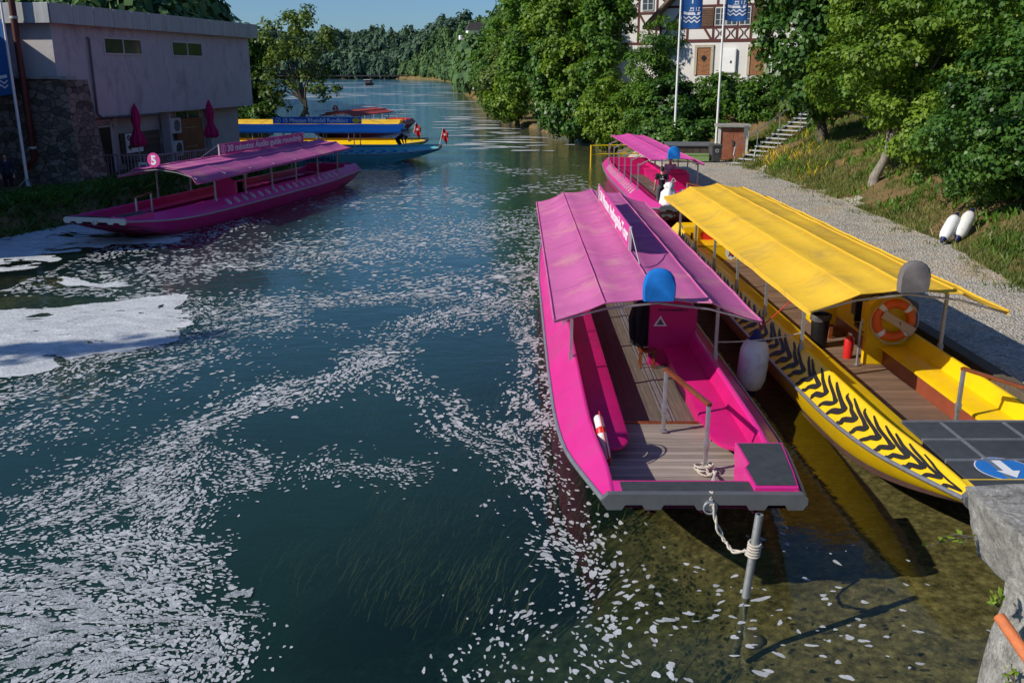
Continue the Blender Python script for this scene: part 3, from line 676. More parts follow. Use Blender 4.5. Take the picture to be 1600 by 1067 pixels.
l.new(p.outputs[0], out.inputs[0]); M['bed'] = m
# grass bank with bare earth
m, n, l, out = nt('bank_ground'); v = coords(n, l, 'World')
t0 = tex_noise(n, l, v, .55, 6, .7, .3); r = ramp(n, l, t0.outputs['Fac'], [(.40, (.32, .21, .115)), (.50, (.24, .18, .085)), (.58, (.12, .135, .035)), (.75, (.08, .11, .028))])
t1 = tex_noise(n, l, v, 14, 6, .8); r1 = ramp(n, l, t1.outputs['Fac'], [(.3, (.5, .5, .5)), (.7, (1.25, 1.2, 1.1))])
cc = mixc(n, l, 1.0, r.outputs[0], r1.outputs[0], 'MULTIPLY')
p = n.new('ShaderNodeBsdfPrincipled'); l.new(cc, p.inputs['Base Color']); p.inputs['Roughness'].default_value = 1; p.inputs['Specular IOR Level'].default_value = .05
bn = n.new('ShaderNodeBump'); bn.inputs['Strength'].default_value = 1; bn.inputs['Distance'].default_value = .08; l.new(t1.outputs['Fac'], bn.inputs['Height']); l.new(bn.outputs[0], p.inputs['Normal'])
l.new(p.outputs[0], out.inputs[0]); M['bank'] = m
# gravel
m, n, l, out = nt('gravel'); v = coords(n, l, 'World')
vo = n.new('ShaderNodeTexVoronoi'); vo.inputs['Scale'].default_value = 19; l.new(v, vo.inputs['Vector'])
t0 = tex_noise(n, l, v, .5, 6, .7); t1 = tex_noise(n, l, v, 9, 6, .8)
r = ramp(n, l, t0.outputs['Fac'], [(.34, (.46, .42, .345)), (.50, (.62, .57, .475)), (.62, (.64, .52, .37)), (.75, (.40, .34, .24))])
r1 = ramp(n, l, vo.outputs['Color'], [(.1, (.66, .66, .67)), (.9, (1.26, 1.25, 1.23))]); r2 = ramp(n, l, t1.outputs['Fac'], [(.35, (.6, .6, .6)), (.65, (1.15, 1.15, 1.15))])
cc = mixc(n, l, 1.0, r.outputs[0], r1.outputs[0], 'MULTIPLY'); cc = mixc(n, l, 1.0, cc, r2.outputs[0], 'MULTIPLY')
p = n.new('ShaderNodeBsdfPrincipled'); l.new(cc, p.inputs['Base Color']); p.inputs['Roughness'].default_value = 1; p.inputs['Specular IOR Level'].default_value = .1
bn = n.new('ShaderNodeBump'); bn.inputs['Strength'].default_value = 1; bn.inputs['Distance'].default_value = .05; l.new(vo.outputs['Distance'], bn.inputs['Height']); l.new(bn.outputs[0], p.inputs['Normal'])
l.new(p.outputs[0], out.inputs[0]); M['gravel'] = m
sub_mesh('riverbed', und, M['bed']); sub_mesh('gravel_path', grav, M['gravel']); sub_mesh('ground', ~und & ~grav, M['bank'])

# water: clear in the shallows, murky teal in the deep, fresnel reflection
m, n, l, out = nt('river_water'); v = coords(n, l, 'World')
sx = n.new('ShaderNodeSeparateXYZ'); l.new(v, sx.inputs[0])
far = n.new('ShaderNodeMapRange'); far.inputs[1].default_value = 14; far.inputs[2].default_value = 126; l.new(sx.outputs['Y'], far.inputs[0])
vs_ = coords(n, l, 'World', (.75, 1.25, 1))
w1 = tex_noise(n, l, vs_, 1.1, 3, .55, .6); w2 = tex_noise(n, l, vs_, 4.5, 3, .6, .4); w3 = tex_noise(n, l, vs_, .22, 2, .5)
s1 = n.new('ShaderNodeMath'); s1.operation = 'MULTIPLY_ADD'; s1.inputs[1].default_value = .35; l.new(w2.outputs['Fac'], s1.inputs[0]); l.new(w1.outputs['Fac'], s1.inputs[2])
s2 = n.new('ShaderNodeMath'); s2.operation = 'MULTIPLY_ADD'; s2.inputs[1].default_value = 1.6; l.new(w3.outputs['Fac'], s2.inputs[0]); l.new(s1.outputs[0], s2.inputs[2])
bs = n.new('ShaderNodeMapRange'); bs.inputs[3].default_value = .05; bs.inputs[4].default_value = .5; l.new(far.outputs[0], bs.inputs[0])
bn = n.new('ShaderNodeBump'); bn.inputs['Distance'].default_value = .22; l.new(bs.outputs[0], bn.inputs['Strength']); l.new(s2.outputs[0], bn.inputs['Height'])
at = n.new('ShaderNodeAttribute'); at.attribute_name = 'murk'
tr = n.new('ShaderNodeBsdfTransparent'); tr.inputs[0].default_value = (.92, .95, .87, 1)
df = n.new('ShaderNodeBsdfDiffuse')
rd = ramp(n, l, far.outputs[0], [(0, (.018, .056, .040)), (.45, (.034, .145, .18)), (1, (.085, .26, .38))]); l.new(rd.outputs[0], df.inputs['Color'])  # far water painted bluer and brighter in place of reflected sky
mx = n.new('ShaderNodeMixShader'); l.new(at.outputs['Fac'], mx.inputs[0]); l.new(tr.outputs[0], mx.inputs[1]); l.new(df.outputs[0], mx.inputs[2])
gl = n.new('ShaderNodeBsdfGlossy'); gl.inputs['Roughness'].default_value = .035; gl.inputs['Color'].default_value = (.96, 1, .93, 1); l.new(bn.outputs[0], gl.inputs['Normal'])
ge = n.new('ShaderNodeNewGeometry'); dp = n.new('ShaderNodeVectorMath'); dp.operation = 'DOT_PRODUCT'; l.new(ge.outputs['Incoming'], dp.inputs[0]); l.new(bn.outputs[0], dp.inputs[1])
def mth(op, a, b=None, clamp=False):
    q_ = n.new('ShaderNodeMath'); q_.operation = op; q_.use_clamp = clamp
    for s_, v_ in zip(q_.inputs, (a, b)):
        if v_ is None: continue
        if hasattr(v_, 'links'): l.new(v_, s_)
        else: s_.default_value = v_
    return q_.outputs[0]
cth = mth('ABSOLUTE', dp.outputs['Value']); sch = mth('POWER', mth('SUBTRACT', 1.0, cth, True), 5.0); frv = mth('MULTIPLY_ADD', sch, .97); frv.node.inputs[2].default_value = .030
mx2 = n.new('ShaderNodeMixShader'); l.new(frv, mx2.inputs[0]); l.new(mx.outputs[0], mx2.inputs[1]); l.new(gl.outputs[0], mx2.inputs[2]); l.new(mx2.outputs[0], out.inputs[0])
wx = axis([(-700, -60, 40), (-60, -20, 4), (-20, 12, .8), (12, 60, 6)]); wy = axis([(-14, 0, 2), (0, 40, .8), (40, 120, 4), (120, 820, 30)])
a_, b_ = np.meshgrid(wx, wy, indexing='ij'); ii = np.arange(a_.size).reshape(a_.shape)
wq = np.stack([ii[:-1, :-1], ii[1:, :-1], ii[1:, 1:], ii[:-1, 1:]], -1).reshape(-1, 4)
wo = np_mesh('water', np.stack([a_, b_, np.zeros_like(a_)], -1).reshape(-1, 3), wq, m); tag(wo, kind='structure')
dep = -np.minimum(height(a_, b_), 0).ravel()
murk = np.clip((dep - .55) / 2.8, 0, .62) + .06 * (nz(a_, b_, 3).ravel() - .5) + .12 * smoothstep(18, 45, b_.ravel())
murk = murk * (1 - .6 * np.exp(-(((a_.ravel() + 1.0) / 2.4) ** 2 + ((b_.ravel() - 8.3) / 2.6) ** 2)))
att = wo.data.attributes.new('murk', 'FLOAT', 'POINT'); att.data.foreach_set('value', np.clip(murk, .0, .92).astype(np.float32))

# ------------------------------------------------------------------ foam: thousands of floating flakes and a few solid sheets
def pl(*p): return np.array(p, float)
BANDS = [  # polyline, half-width, density
    (pl((1.0, 33), (.98, 27.6), (-.34, 23.5), (-1.56, 21.5), (-2.5, 19.1), (-3.4, 18), (-4.3, 16.8), (-4.8, 15.4), (-5.3, 14.2), (-5.7, 13.1), (-5.8, 11.6), (-6.2, 10.9), (-6.6, 10.5)), .95, 1.0),
    (pl((-5.2, 13.6), (-5.3, 12), (-4.9, 10.8), (-4.6, 10)), .75, 1.1),
    (pl((-3.2, 18.4), (-2.3, 17.1), (-1.15, 15.4), (-.43, 14.4), (0, 13.1), (.3, 12)), .6, .7),
    (pl((-5.2, 13.9), (-4.3, 12.9), (-3.5, 12.2), (-3.0, 12.5), (-2.6, 13.0), (-2.0, 12.9)), .42, .85),
    (pl((-4.7, 12.9), (-4.2, 12.2), (-3.6, 11.9)), .5, .8),
    (pl((-5.5, 10.4), (-4.5, 9.9), (-3.8, 10.0), (-3.35, 9.3), (-3.2, 8.5), (-3.3, 7.6)), .55, 1.9),
    (pl((-6.5, 9.3), (-5.2, 9.3), (-4.3, 8.9), (-3.7, 8.0)), .7, 1.7),
    (pl((-5.2, 7.4), (-4.2, 7.6), (-3.5, 7.2)), .6, 1.3),
    (pl((-6.7, 18.4), (-7.4, 16.8), (-8, 15.4), (-8.5, 14.2)), .9, .55),
    (pl((-10, 27.6), (-6, 30), (-3, 33), (1, 37)), 3.6, .72),
    (pl((-9, 20), (-6, 22.5), (-3, 24), (0, 27)), 2.0, .75),
    (pl((.3, 26), (.35, 18.4), (.38, 15.4), (.25, 13)), .40, .9),
    (pl((-.4, 13.9), (-.1, 12.2), (.4, 11.4), (.7, 10.5), (.9, 9.6)), .38, .42),
    (pl((.2, 9), (0, 7.8)), .45, .42), (pl((1.3, 10.7), (1.3, 7.8)), .6, .34), (pl((1.4, 9), (2.8, 8.7), (4, 8.2)), .8, .20), (pl((3.5, 10.5), (4.5, 9)), .7, .10)]
BANDS += [(pl((-13, 23.4), (-11.2, 23.6), (-9.6, 24.2), (-8.5, 23.6), (-7.9, 22.2), (-7.1, 20.6), (-7.7, 18.9), (-8.9, 17.9), (-9.5, 16.2), (-10.5, 15)), .6, .8), (pl((-11, 37), (-11.8, 33), (-13.8, 29.8), (-15, 27), (-14, 25), (-11, 24.6)), 1.1, .7)]
VOIDS = [(-4.9, 18.4, 1.1, .8), (-4.0, 14.4, .9, .7), (-1.2, 18.9, 1.1, 1.4), (-3.6, 22.3, 1.6, 1.1), (-2.6, 15.2, 1.2, .8), (-7.4, 26, 1.5, 1.6), (-2.5, 10.5, 1.6, 2.4), (-1.6, 29, .9, 1.4)]
def density(x, y):
    wx_ = x + .9 * (nz(x, y, 2.1, 1) - .5) + .4 * (nz(x, y, .8, 2) - .5); wy_ = y + .9 * (nz(x, y, 2.1, 3) - .5) + .4 * (nz(x, y, .8, 4) - .5)
    d = np.zeros_like(x); ang = np.zeros_like(x); dist = np.full_like(x, 9.0)
    for P, w, a in BANDS:
        best = np.full_like(x, 1e9); ba = np.zeros_like(x)
        for p0, p1 in zip(P[:-1], P[1:]):
            e = p1 - p0; t = np.clip(((wx_ - p0[0]) * e[0] + (wy_ - p0[1]) * e[1]) / (e @ e), 0, 1)
            q_ = np.hypot(wx_ - p0[0] - t * e[0], wy_ - p0[1] - t * e[1]); k_ = q_ < best; best = np.where(k_, q_, best); ba = np.where(k_, math.atan2(e[1], e[0]), ba)
        v_ = a * np.exp(-(best / w) ** 2 * 1.1); k_ = v_ > d; d = np.where(k_, v_, d); ang = np.where(k_, ba, ang); dist = np.where(k_, best, dist)
    for cx, cy, rx, ry in VOIDS: d *= smoothstep(.55, 1.25, np.hypot((wx_ - cx) / rx, (wy_ - cy) / ry))
    global TANGENT
    TANGENT = ang
    lines = .5 + .5 * np.sin(dist * 21 + 7 * nz(x, y, 1.3, 35)) * np.exp(-np.maximum(0, y - 20) * .08)
    return d * (.40 + 1.1 * nz(x, y, .5, 6)) * (.42 + .95 * lines)
def in_water(x, y): return height(x, y) < -.05
BOATS = [(2.3, 9.95, .0), (6.62, 10.0, 0), (6.72, 34.2, 0), (-14.3, 31.3, R(13.5))]
def off_boats(x, y, mrg=.05):
    ok = np.ones_like(x, bool)
    for bx, by, a in BOATS:
        u = (x - bx) * math.sin(a) + (y - by) * math.cos(a); w = (x - bx) * math.cos(a) - (y - by) * math.sin(a)
        hw = np.interp(u, [1.8, 3.6, 5, 19, 20.3], [.2, 1.3, 1.4, 1.4, 1.1])
        ok &= ~((u > 1.8) & (u < 20.4) & (np.abs(w) < hw + mrg))
    return ok
FV = []; FF = []
def flakes(x, y, rad, ang, asp, z=.006, nside=11):
    k = len(x); 
    if k == 0: return
    t = np.linspace(0, 2 * np.pi, nside, endpoint=False)[None, :] + rng.uniform(0, 6, (k, 1))
    ph = rng.uniform(0, 6.28, (k, 3))
    rr = rad[:, None] * (1 + .20 * np.sin(2 * t + ph[:, :1]) + .17 * np.sin(3 * t + ph[:, 1:2]) + .07 * np.sin(4 * t + ph[:, 2:3]))
    a = rr * np.cos(t) * np.sqrt(asp)[:, None]; b = rr * np.sin(t) / np.sqrt(asp)[:, None]
    ca, sa = np.cos(ang)[:, None], np.sin(ang)[:, None]
    vx = x[:, None] + a * ca - b * sa; vy = y[:, None] + a * sa + b * ca
    zz = np.repeat((z + rng.uniform(0, .005, k))[:, None], nside, 1)
    o = sum(len(v) for v in FV)
    FV.append(np.stack([vx, vy, zz], -1).reshape(-1, 3)); FF.append(np.arange(k * nside).reshape(k, nside) + o)
def scatter(x0, x1, y0, y1, step, rmed, mul=1.0, fn=density):
    X, Y = np.meshgrid(np.arange(x0, x1, step), np.arange(y0, y1, step)); x = X.ravel() + rng.uniform(-.5, .5, X.size) * step; y = Y.ravel() + rng.uniform(-.5, .5, X.size) * step
    dn = fn(x, y) * mul; k = (rng.uniform(0, 1, x.size) < dn) & off_boats(x, y) & in_water(x, y); tg = TANGENT[k] if fn is density else np.zeros(int(k.sum())); x, y, dn = x[k], y[k], dn[k]
    rad = rmed * np.exp(rng.normal(0, .34, x.size)) * (.85 + .25 * np.minimum(dn, 1.6))
    flakes(x, y, rad, tg + 2.2 * (nz(x, y, 1.1, 36) - .5) + rng.normal(0, .32, x.size), 1 + rng.gamma(2.0, .42, x.size))
scatter(-10.5, 1.2, 6.8, 14.5, .056, .0205); scatter(-10.5, .8, 14.5, 24, .078, .031); scatter(-14, 1, 24, 40, .135, .050)
scatter(.2, 5.8, 7.2, 12.5, .085, .030)
scatter(-13, 4.4, 40, 62, .25, .078, fn=lambda x, y: .42 * smoothstep(.42, .7, nz(x, y * .5, 2.2, 12)) * smoothstep(-13, -7, x))
# chained flakes: small blobs stuck to the bigger ones in the clear water at the right
# streaks on the fast water farther out
k = 1300; y = 58 + 460 * rng.uniform(0, 1, k) ** 1.8; x = rng.uniform(-.30, .03, k) * y + rng.normal(0, 2, k)
sel = in_water(x, y) & (nz(x, y * .35, 11, 14) > .5) & (x < ip(SRY, y) - 2) & ~((y > 60) & (y < 76) & (x < -3.5)) & ~((y > 78) & (y < 104) & (x < -10)); x, y = x[sel], y[sel]
flakes(x, y, (.10 + y * .0058) * rng.uniform(.5, 1.6, x.size), rng.normal(0, .12, x.size), 1.6 + rng.gamma(2, 1.1, x.size), z=.012, nside=14)
def sheet(poly, cell, holes, wob=.35, crack=.55, soft=.5):
    P = np.array(poly); x0, y0 = P.min(0) - .5; x1, y1 = P.max(0) + .5
    X, Y = np.meshgrid(np.arange(x0, x1, cell), np.arange(y0, y1, cell)); X = X.ravel(); Y = Y.ravel()
    cx = X + cell / 2; cy = Y + cell / 2
    wx_ = cx + wob * (nz(cx, cy, 1.2, 21) - .5) * 2 + .5 * wob * (nz(cx, cy, .4, 22) - .5) + .25 * wob * (nz(cx, cy, .13, 27) - .5); wy_ = cy + wob * (nz(cx, cy, 1.2, 23) - .5) * 2 + .4 * wob * (nz(cx, cy, .3, 28) - .5)
    ins = np.zeros(X.size, bool); j = len(P) - 1; dist = np.full(X.size, 1e9)
    for i in range(len(P)):
        c = ((P[i][1] > wy_) != (P[j][1] > wy_)) & (wx_ < (P[j][0] - P[i][0]) * (wy_ - P[i][1]) / (P[j][1] - P[i][1] + 1e-9) + P[i][0]); ins ^= c
        e = P[i] - P[j]; t = np.clip(((wx_ - P[j][0]) * e[0] + (wy_ - P[j][1]) * e[1]) / (e @ e + 1e-9), 0, 1); dist = np.minimum(dist, np.hypot(wx_ - P[j][0] - t * e[0], wy_ - P[j][1] - t * e[1])); j = i
    u = cx + 1.1 * nz(cx, cy, 1.6, 25) + .5 * nz(cx, cy, .6, 29); v_ = cy + 1.5 * nz(cx, cy, 1.7, 26) + .5 * nz(cx, cy, .7, 30)
    st = .62 * nz(u * .55, v_ * 1.9, crack, 24) + .38 * nz(u * .7, v_ * 1.6, crack * .35, 31)
    ins &= (st > holes + .30 * np.exp(-dist / soft)) & in_water(cx, cy) & off_boats(cx, cy)
    X, Y = X[ins], Y[ins]; o = sum(len(v) for v in SV); k = len(X)
    c = np.stack([np.stack([X, Y], -1), np.stack([X + cell, Y], -1), np.stack([X + cell, Y + cell], -1), np.stack([X, Y + cell], -1)], 1)
    SV.append(np.concatenate([c, np.full((k, 4, 1), .018)], -1).reshape(-1, 3)); SF.append(np.arange(4 * k).reshape(k, 4) + o)
SV, SF = [], []
sheet([(-13.5, 22.0), (-11.2, 23.1), (-9.9, 23.8), (-8.9, 24.3), (-8.7, 22.9), (-7.7, 21.6), (-7.4, 20), (-8.2, 18.9), (-9.3, 18.3), (-9.5, 17.5), (-10, 16.2), (-13, 16)], .035, .17, .4, .5, .35)
sheet([(-24, 37), (-17.4, 40), (-14, 37), (-12.6, 34.2), (-11.2, 37), (-12, 32), (-14.5, 30.4), (-15, 28.6), (-15.5, 26.6), (-22, 26)], .06, .30, .6, .6)
sheet([(-13.5, 26.4), (-11.8, 26.2), (-11.0, 25), (-13.5, 24.2)], .05, .28)
SW = (SV, SF); SV, SF = [], []
# churned foam of the eddy at the lower left: greyer, more see-through, cracked
sheet([(-7, 10.2), (-5.6, 10.9), (-4.5, 10.4), (-3.6, 10.6), (-3.0, 9.7), (-2.95, 8.6), (-3.2, 7.4), (-3.0, 6.8), (-7.0, 6.8), (-7, 8.6)], .014, .45, .35, .11, .9)
sheet([(-6.2, 13.2), (-5.4, 14.0), (-4.7, 12.8), (-4.2, 11.6), (-4.2, 10.6), (-5.6, 10.6), (-6.6, 11.2)], .014, .54, .35, .09, .9)
TH = (SV, SF)
SV, SF = SW
m, n, l, out = nt('river_foam'); v = coords(n, l, 'World', (1, 1.6, 1))
t0 = tex_noise(n, l, v, 2.2, 6, .75, .8); t1 = tex_noise(n, l, v, 24, 3, .7)
r = ramp(n, l, t0.outputs['Fac'], [(.3, (.50, .53, .55)), (.7, (.68, .70, .71))]); r1 = ramp(n, l, t1.outputs['Fac'], [(.3, (.72, .73, .75)), (.7, (1.1, 1.1, 1.1))])
cc = mixc(n, l, 1.0, r.outputs[0], r1.outputs[0], 'MULTIPLY'); d = n.new('ShaderNodeBsdfDiffuse'); l.new(cc, d.inputs['Color'])
tr = n.new('ShaderNodeBsdfTransparent'); mx = n.new('ShaderNodeMixShader'); g = n.new('ShaderNodeNewGeometry')
ra = n.new('ShaderNodeMapRange'); ra.inputs[3].default_value = .03; ra.inputs[4].default_value = .38; l.new(g.outputs['Random Per Island'], ra.inputs[0]); l.new(ra.outputs[0], mx.inputs[0])
l.new(d.outputs[0], mx.inputs[1]); l.new(tr.outputs[0], mx.inputs[2]); l.new(mx.outputs[0], out.inputs[0]); M['foam'] = m
m2 = mat('foam_sheet', (.72, .74, .75), 1.0, .12, 1.4, dirt=(.30, .35, .38), dirt_amt=.8, dscale=1.1, stretch=(.35, 1.7, 1), spec=0, kind='World')
def build_foam(name, pairs_v, pairs_f, m_):
    o = 0; vs_all = np.concatenate(pairs_v); fs = []
    base = 0
    me = bpy.data.meshes.new(name); total = sum(f.size for f in pairs_f); nf = sum(len(f) for f in pairs_f)
    li = np.concatenate([f.ravel() for f in pairs_f]); lt = np.concatenate([np.full(len(f), f.shape[1]) for f in pairs_f]); ls = np.concatenate([[0], np.cumsum(lt)[:-1]])
    me.vertices.add(len(vs_all)); me.vertices.foreach_set('co', vs_all.astype(np.float32).ravel())
    me.loops.add(total); me.loops.foreach_set('vertex_index', li.astype(np.int32)); me.polygons.add(nf)
    me.polygons.foreach_set('loop_start', ls.astype(np.int32)); me.polygons.foreach_set('loop_total', lt.astype(np.int32)); me.update(calc_edges=True)
    me.materials.append(m_); ob = bpy.data.objects.new(name, me); col.objects.link(ob); return tag(ob, kind='stuff')
def soft_foam(name, col_a, col_b, a0, a1, sc):
    m, n, l, out = nt(name); v = coords(n, l, 'World', (1, 1.5, 1)); t0 = tex_noise(n, l, v, sc, 6, .75, .9); t1 = tex_noise(n, l, v, sc * 14, 4, .75)
    vo = n.new('ShaderNodeTexVoronoi'); vo.inputs['Scale'].default_value = sc * 16; l.new(v, vo.inputs['Vector'])
    r = ramp(n, l, t0.outputs['Fac'], [(.3, col_a), (.7, col_b)]); r1 = ramp(n, l, t1.outputs['Fac'], [(.3, (.84, .85, .86)), (.7, (1.06, 1.06, 1.06))]); c = mixc(n, l, 1.0, r.outputs[0], r1.outputs[0], 'MULTIPLY')
    d = n.new('ShaderNodeBsdfDiffuse'); l.new(c, d.inputs['Color'])
    bn = n.new('ShaderNodeBump'); bn.inputs['Strength'].default_value = .8; bn.inputs['Distance'].default_value = .012; l.new(vo.outputs['Distance'], bn.inputs['Height']); l.new(bn.outputs[0], d.inputs['Normal'])
    tr = n.new('ShaderNodeBsdfTransparent'); mx = n.new('ShaderNodeMixShader'); t2 = tex_noise(n, l, v, sc * 1.7, 7, .8, 1.2)
    mr = n.new('ShaderNodeMapRange'); mr.inputs[1].default_value = .34; mr.inputs[2].default_value = .66; mr.inputs[3].default_value = a1; mr.inputs[4].default_value = a0; l.new(t2.outputs['Fac'], mr.inputs[0]); l.new(mr.outputs[0], mx.inputs[0])
    l.new(d.outputs[0], mx.inputs[1]); l.new(tr.outputs[0], mx.inputs[2]); l.new(mx.outputs[0], out.inputs[0]); return m
m3 = soft_foam('grey_foam', (.40, .44, .46), (.62, .65, .66), .02, .80, 2.4); m2 = soft_foam('foam_sheet', (.56, .60, .62), (.80, .82, .83), .0, .42, .8)
build_foam('foam_flakes', FV, FF, M['foam']); build_foam('foam_sheet', SV, SF, m2); build_foam('churned_foam', TH[0], TH[1], m3)
print('flakes', sum(len(f) for f in FF))

# ------------------------------------------------------------------ water weed below the surface, and stones on the bed
k = 15000; cxs = rng.uniform(-6, 3.2, 260); cys = rng.uniform(6.6, 20, 260)
keep = (nz(cxs, cys, 2.4, 31) > .42) & (cxs - (cys - 8) * .10 < 1.2); cxs, cys = cxs[keep], cys[keep]
ci = rng.integers(0, len(cxs), k); x = cxs[ci] + rng.normal(0, .26, k); y = cys[ci] + rng.normal(0, .26, k)
hb = height(x, y); Ln = rng.uniform(.4, 1.3, k); dirx, diry = .62, .78
vs = []; qs = []
segs = 5
for i in range(k):
    top = max(hb[i] + .12, -.30 - .8 * rng.uniform(0, 1) ** 1.5); w = rng.uniform(.005, .013); ph = rng.uniform(0, 6); b = len(vs)
    for s in range(segs + 1):
        t = s / segs; px_ = x[i] + dirx * Ln[i] * t + .06 * math.sin(ph + 4 * t); py_ = y[i] + diry * Ln[i] * t + .06 * math.cos(ph + 3 * t)
        z_ = min(-.12, (hb[i] if False else top - .35) + .35 * math.sqrt(t)); ww = w * (1 - .7 * t)
        vs.append((px_ - diry * ww, py_ + dirx * ww, z_)); vs.append((px_ + diry * ww, py_ - dirx * ww, z_ + .01))
        if s: qs.append((b + 2 * s - 2, b + 2 * s - 1, b + 2 * s + 1, b + 2 * s))
o = np_mesh('water_weed', np.array(vs), np.array(qs), M['weed']); tag(o, kind='stuff')
rs = random.Random(3); st_l = ['biggest brown stone under the shallow water at the bottom right', 'second brown stone under water, left of the biggest one', 'angular stone under the shallow water near the pipe shadow', 'small stone under the water next to the wall foot', 'flat mossy stone under water nearest the weeds', 'dark stone under water below the bow of the pink boat']
for (sx_, sy_, rr), lb in zip([(2.25, 8.05, .20), (1.72, 8.25, .18), (2.0, 8.0, .13), (3.6, 8.2, .14), (1.25, 8.5, .16), (2.9, 9.6, .15)], st_l):
    mb = MB(); mb.ell((0, 0, 0), (rr, rr * rs.uniform(.7, 1), rr * .6), 12, 8)
    mb.v = [tuple(Vector(v) * (1 + .35 * mnoise.noise(Vector(v) * 6 + Vector((sx_, sy_, 0))))) for v in mb.v]
    o = mb.build('river_stone', M['stone_under'], angle=60); o.location = (sx_, sy_, float(height(sx_, sy_)) + rr * .25); o.rotation_euler = (0, 0, rs.uniform(0, 3)); tag(o, lb, 'stone', 'stones on the river bed')
# ------------------------------------------------------------------ vegetation
def unit(v): return v / np.maximum(1e-9, np.linalg.norm(v, axis=1, keepdims=True))
def crown_mesh(name, ells, nclump, rc, per, size, m, parent=None, seed=0, surf=.72, droop=.3, elong=1.0, cut=None, flat=.75, zmin=None):
    g = np.random.default_rng(seed)
    E_ = np.array(ells, float); vol = E_[:, 3] * E_[:, 4] * E_[:, 5]; wgt = vol ** .67; wgt /= wgt.sum()
    k = g.choice(len(E_), nclump, p=wgt); d = unit(g.normal(size=(nclump, 3)))
    rf = np.where(g.uniform(0, 1, nclump) < surf, g.uniform(.82, 1.05, nclump), g.uniform(.25, .85, nclump))
    C = E_[k, :3] + d * E_[k, 3:6] * rf[:, None]
    outw = unit(d * (1 / E_[k, 3:6])); cr = rc * g.uniform(.6, 1.35, nclump)
    cnt = np.maximum(6, (per * (cr / rc) ** 2 * g.uniform(.6, 1.3, nclump)).astype(int)); ci = np.repeat(np.arange(nclump), cnt); N = len(ci)
    dd = unit(g.normal(size=(N, 3))); rr = cr[ci] * g.uniform(0, 1, N) ** .45
    P = C[ci] + dd * rr[:, None] * np.array([1, 1, flat])
    if cut is not None:
        kk = cut(P); P, dd, ci = P[kk], dd[kk], ci[kk]; N = len(P)
    if zmin is not None:
        kk = P[:, 2] > zmin; P, dd, ci = P[kk], dd[kk], ci[kk]; N = len(P)
    nrm = unit(dd * .65 + outw[ci] * .55 + np.array([0, 0, .55]) + g.normal(size=(N, 3)) * .38)
    t = g.normal(size=(N, 3)) + outw[ci] * .8 - np.array([0, 0, droop]); t = unit(t - nrm * (t * nrm).sum(1, keepdims=True)); b = np.cross(nrm, t)
    s = (size * g.uniform(.6, 1.35, N))[:, None]; w = s * .36 / elong
    v = np.stack([P, P + t * s * .45 + b * w + nrm * s * .08, P + t * s - nrm * s * .1, P + t * s * .45 - b * w + nrm * s * .08], 1).reshape(-1, 3)
    o = np_mesh(name, v, np.arange(N * 4).reshape(N, 4), m, parent)
    return o, C
def limb_mesh(parent, base, C, r0, m, seed=0, nl=9, lean=(0, 0), fork=.35):
    g = random.Random(seed); base = Vector(base); mb = MB()
    top = Vector(C.mean(axis=0)); h = top.z - base.z; fk = Vector((base.x + lean[0] + (top.x - base.x) * .25, base.y + lean[1] + (top.y - base.y) * .25, base.z + h * fork))
    mid = (base + fk) / 2 + Vector((g.uniform(-.1, .1) * r0 * 6, g.uniform(-.1, .1) * r0 * 6, 0))
    mb.tube([base - Vector((0, 0, .3)), base + Vector((0, 0, .25)), mid, fk, fk.lerp(top, .5), top], [r0 * 1.35, r0 * 1.05, r0 * .9, r0 * .78, r0 * .5, r0 * .2], 10)
    tr = mb.build('trunk', m, parent, angle=60)
    for i in range(nl):
        c = Vector(C[g.randrange(len(C))]); st = fk.lerp(top, g.uniform(-.12, .6))
        k = (st + c) / 2 + Vector((0, 0, .10 * (c - st).length)); lb = MB()
        rr = r0 * g.uniform(.28, .45); lb.tube([st, st.lerp(k, .5) + Vector((g.uniform(-.1, .1),) * 3), k, k.lerp(c, .5), c], [rr, rr * .8, rr * .62, rr * .4, rr * .15], 7)
        lb.build('limb', m, tr, angle=60)
    return tr
def tree(name, label, base, ells, nclump, rc, per, size, m, r0, bark='bark', seed=0, cat='tree', group=None, nl=9, cut=None, lean=(0, 0), fork=.35, **kw):
    T = thing(name, label, cat, base, 0, group); bx, by, bz = base
    E_ = [(e[0] - bx, e[1] - by, e[2] - bz, e[3], e[4], e[5]) for e in ells]
    c2 = (lambda P: cut(P + np.array(base))) if cut else None
    o, C = crown_mesh('crown', E_, nclump, rc, per, size, m, T, seed, cut=c2, **kw)
    if r0: limb_mesh(T, (0, 0, 0), C, r0, M[bark], seed, nl, lean, fork)
    return T
def gz_(x, y): return float(height(x, y))

GB = 'trees and bushes of the right bank'
# right: big trees over the bank
tree('maple_tree', 'big-leaved dark maple crown in front of the right end of the half-timbered house', (17.6, 53, gz_(17.6, 53)), [(16.2, 51, 8.6, 3.2, 3, 3.4), (15.3, 50.5, 11.5, 2.8, 2.6, 3), (17.8, 51, 10.5, 3, 3, 4), (16.2, 50, 6.0, 2.4, 2.2, 1.7), (16.6, 52, 4.9, 2.2, 1.7, 1.5)], 330, .75, 95, .30, M['leaf_dark'], .28, seed=1, group=GB, droop=.8)
tree('lime_tree', 'yellow-green lime tree on the grass bank with pale trunk and hanging blossom', (15.9, 40.6, gz_(15.9, 40.6)), [(17.2, 39, 8.6, 4.6, 4, 3.6), (15.2, 39.5, 6.0, 2.9, 2.6, 2.2), (19.5, 38, 6.2, 3.2, 3, 2.8), (17.5, 38.6, 4.6, 2.6, 2.0, 1.3), (17.6, 38.2, 3.4, 2.3, 1.8, 1.5)], 430, .62, 120, .19, M['leaf_yel'], .21, 'bark_lt', seed=2, group=GB, droop=.9, flat=.55, nl=12)
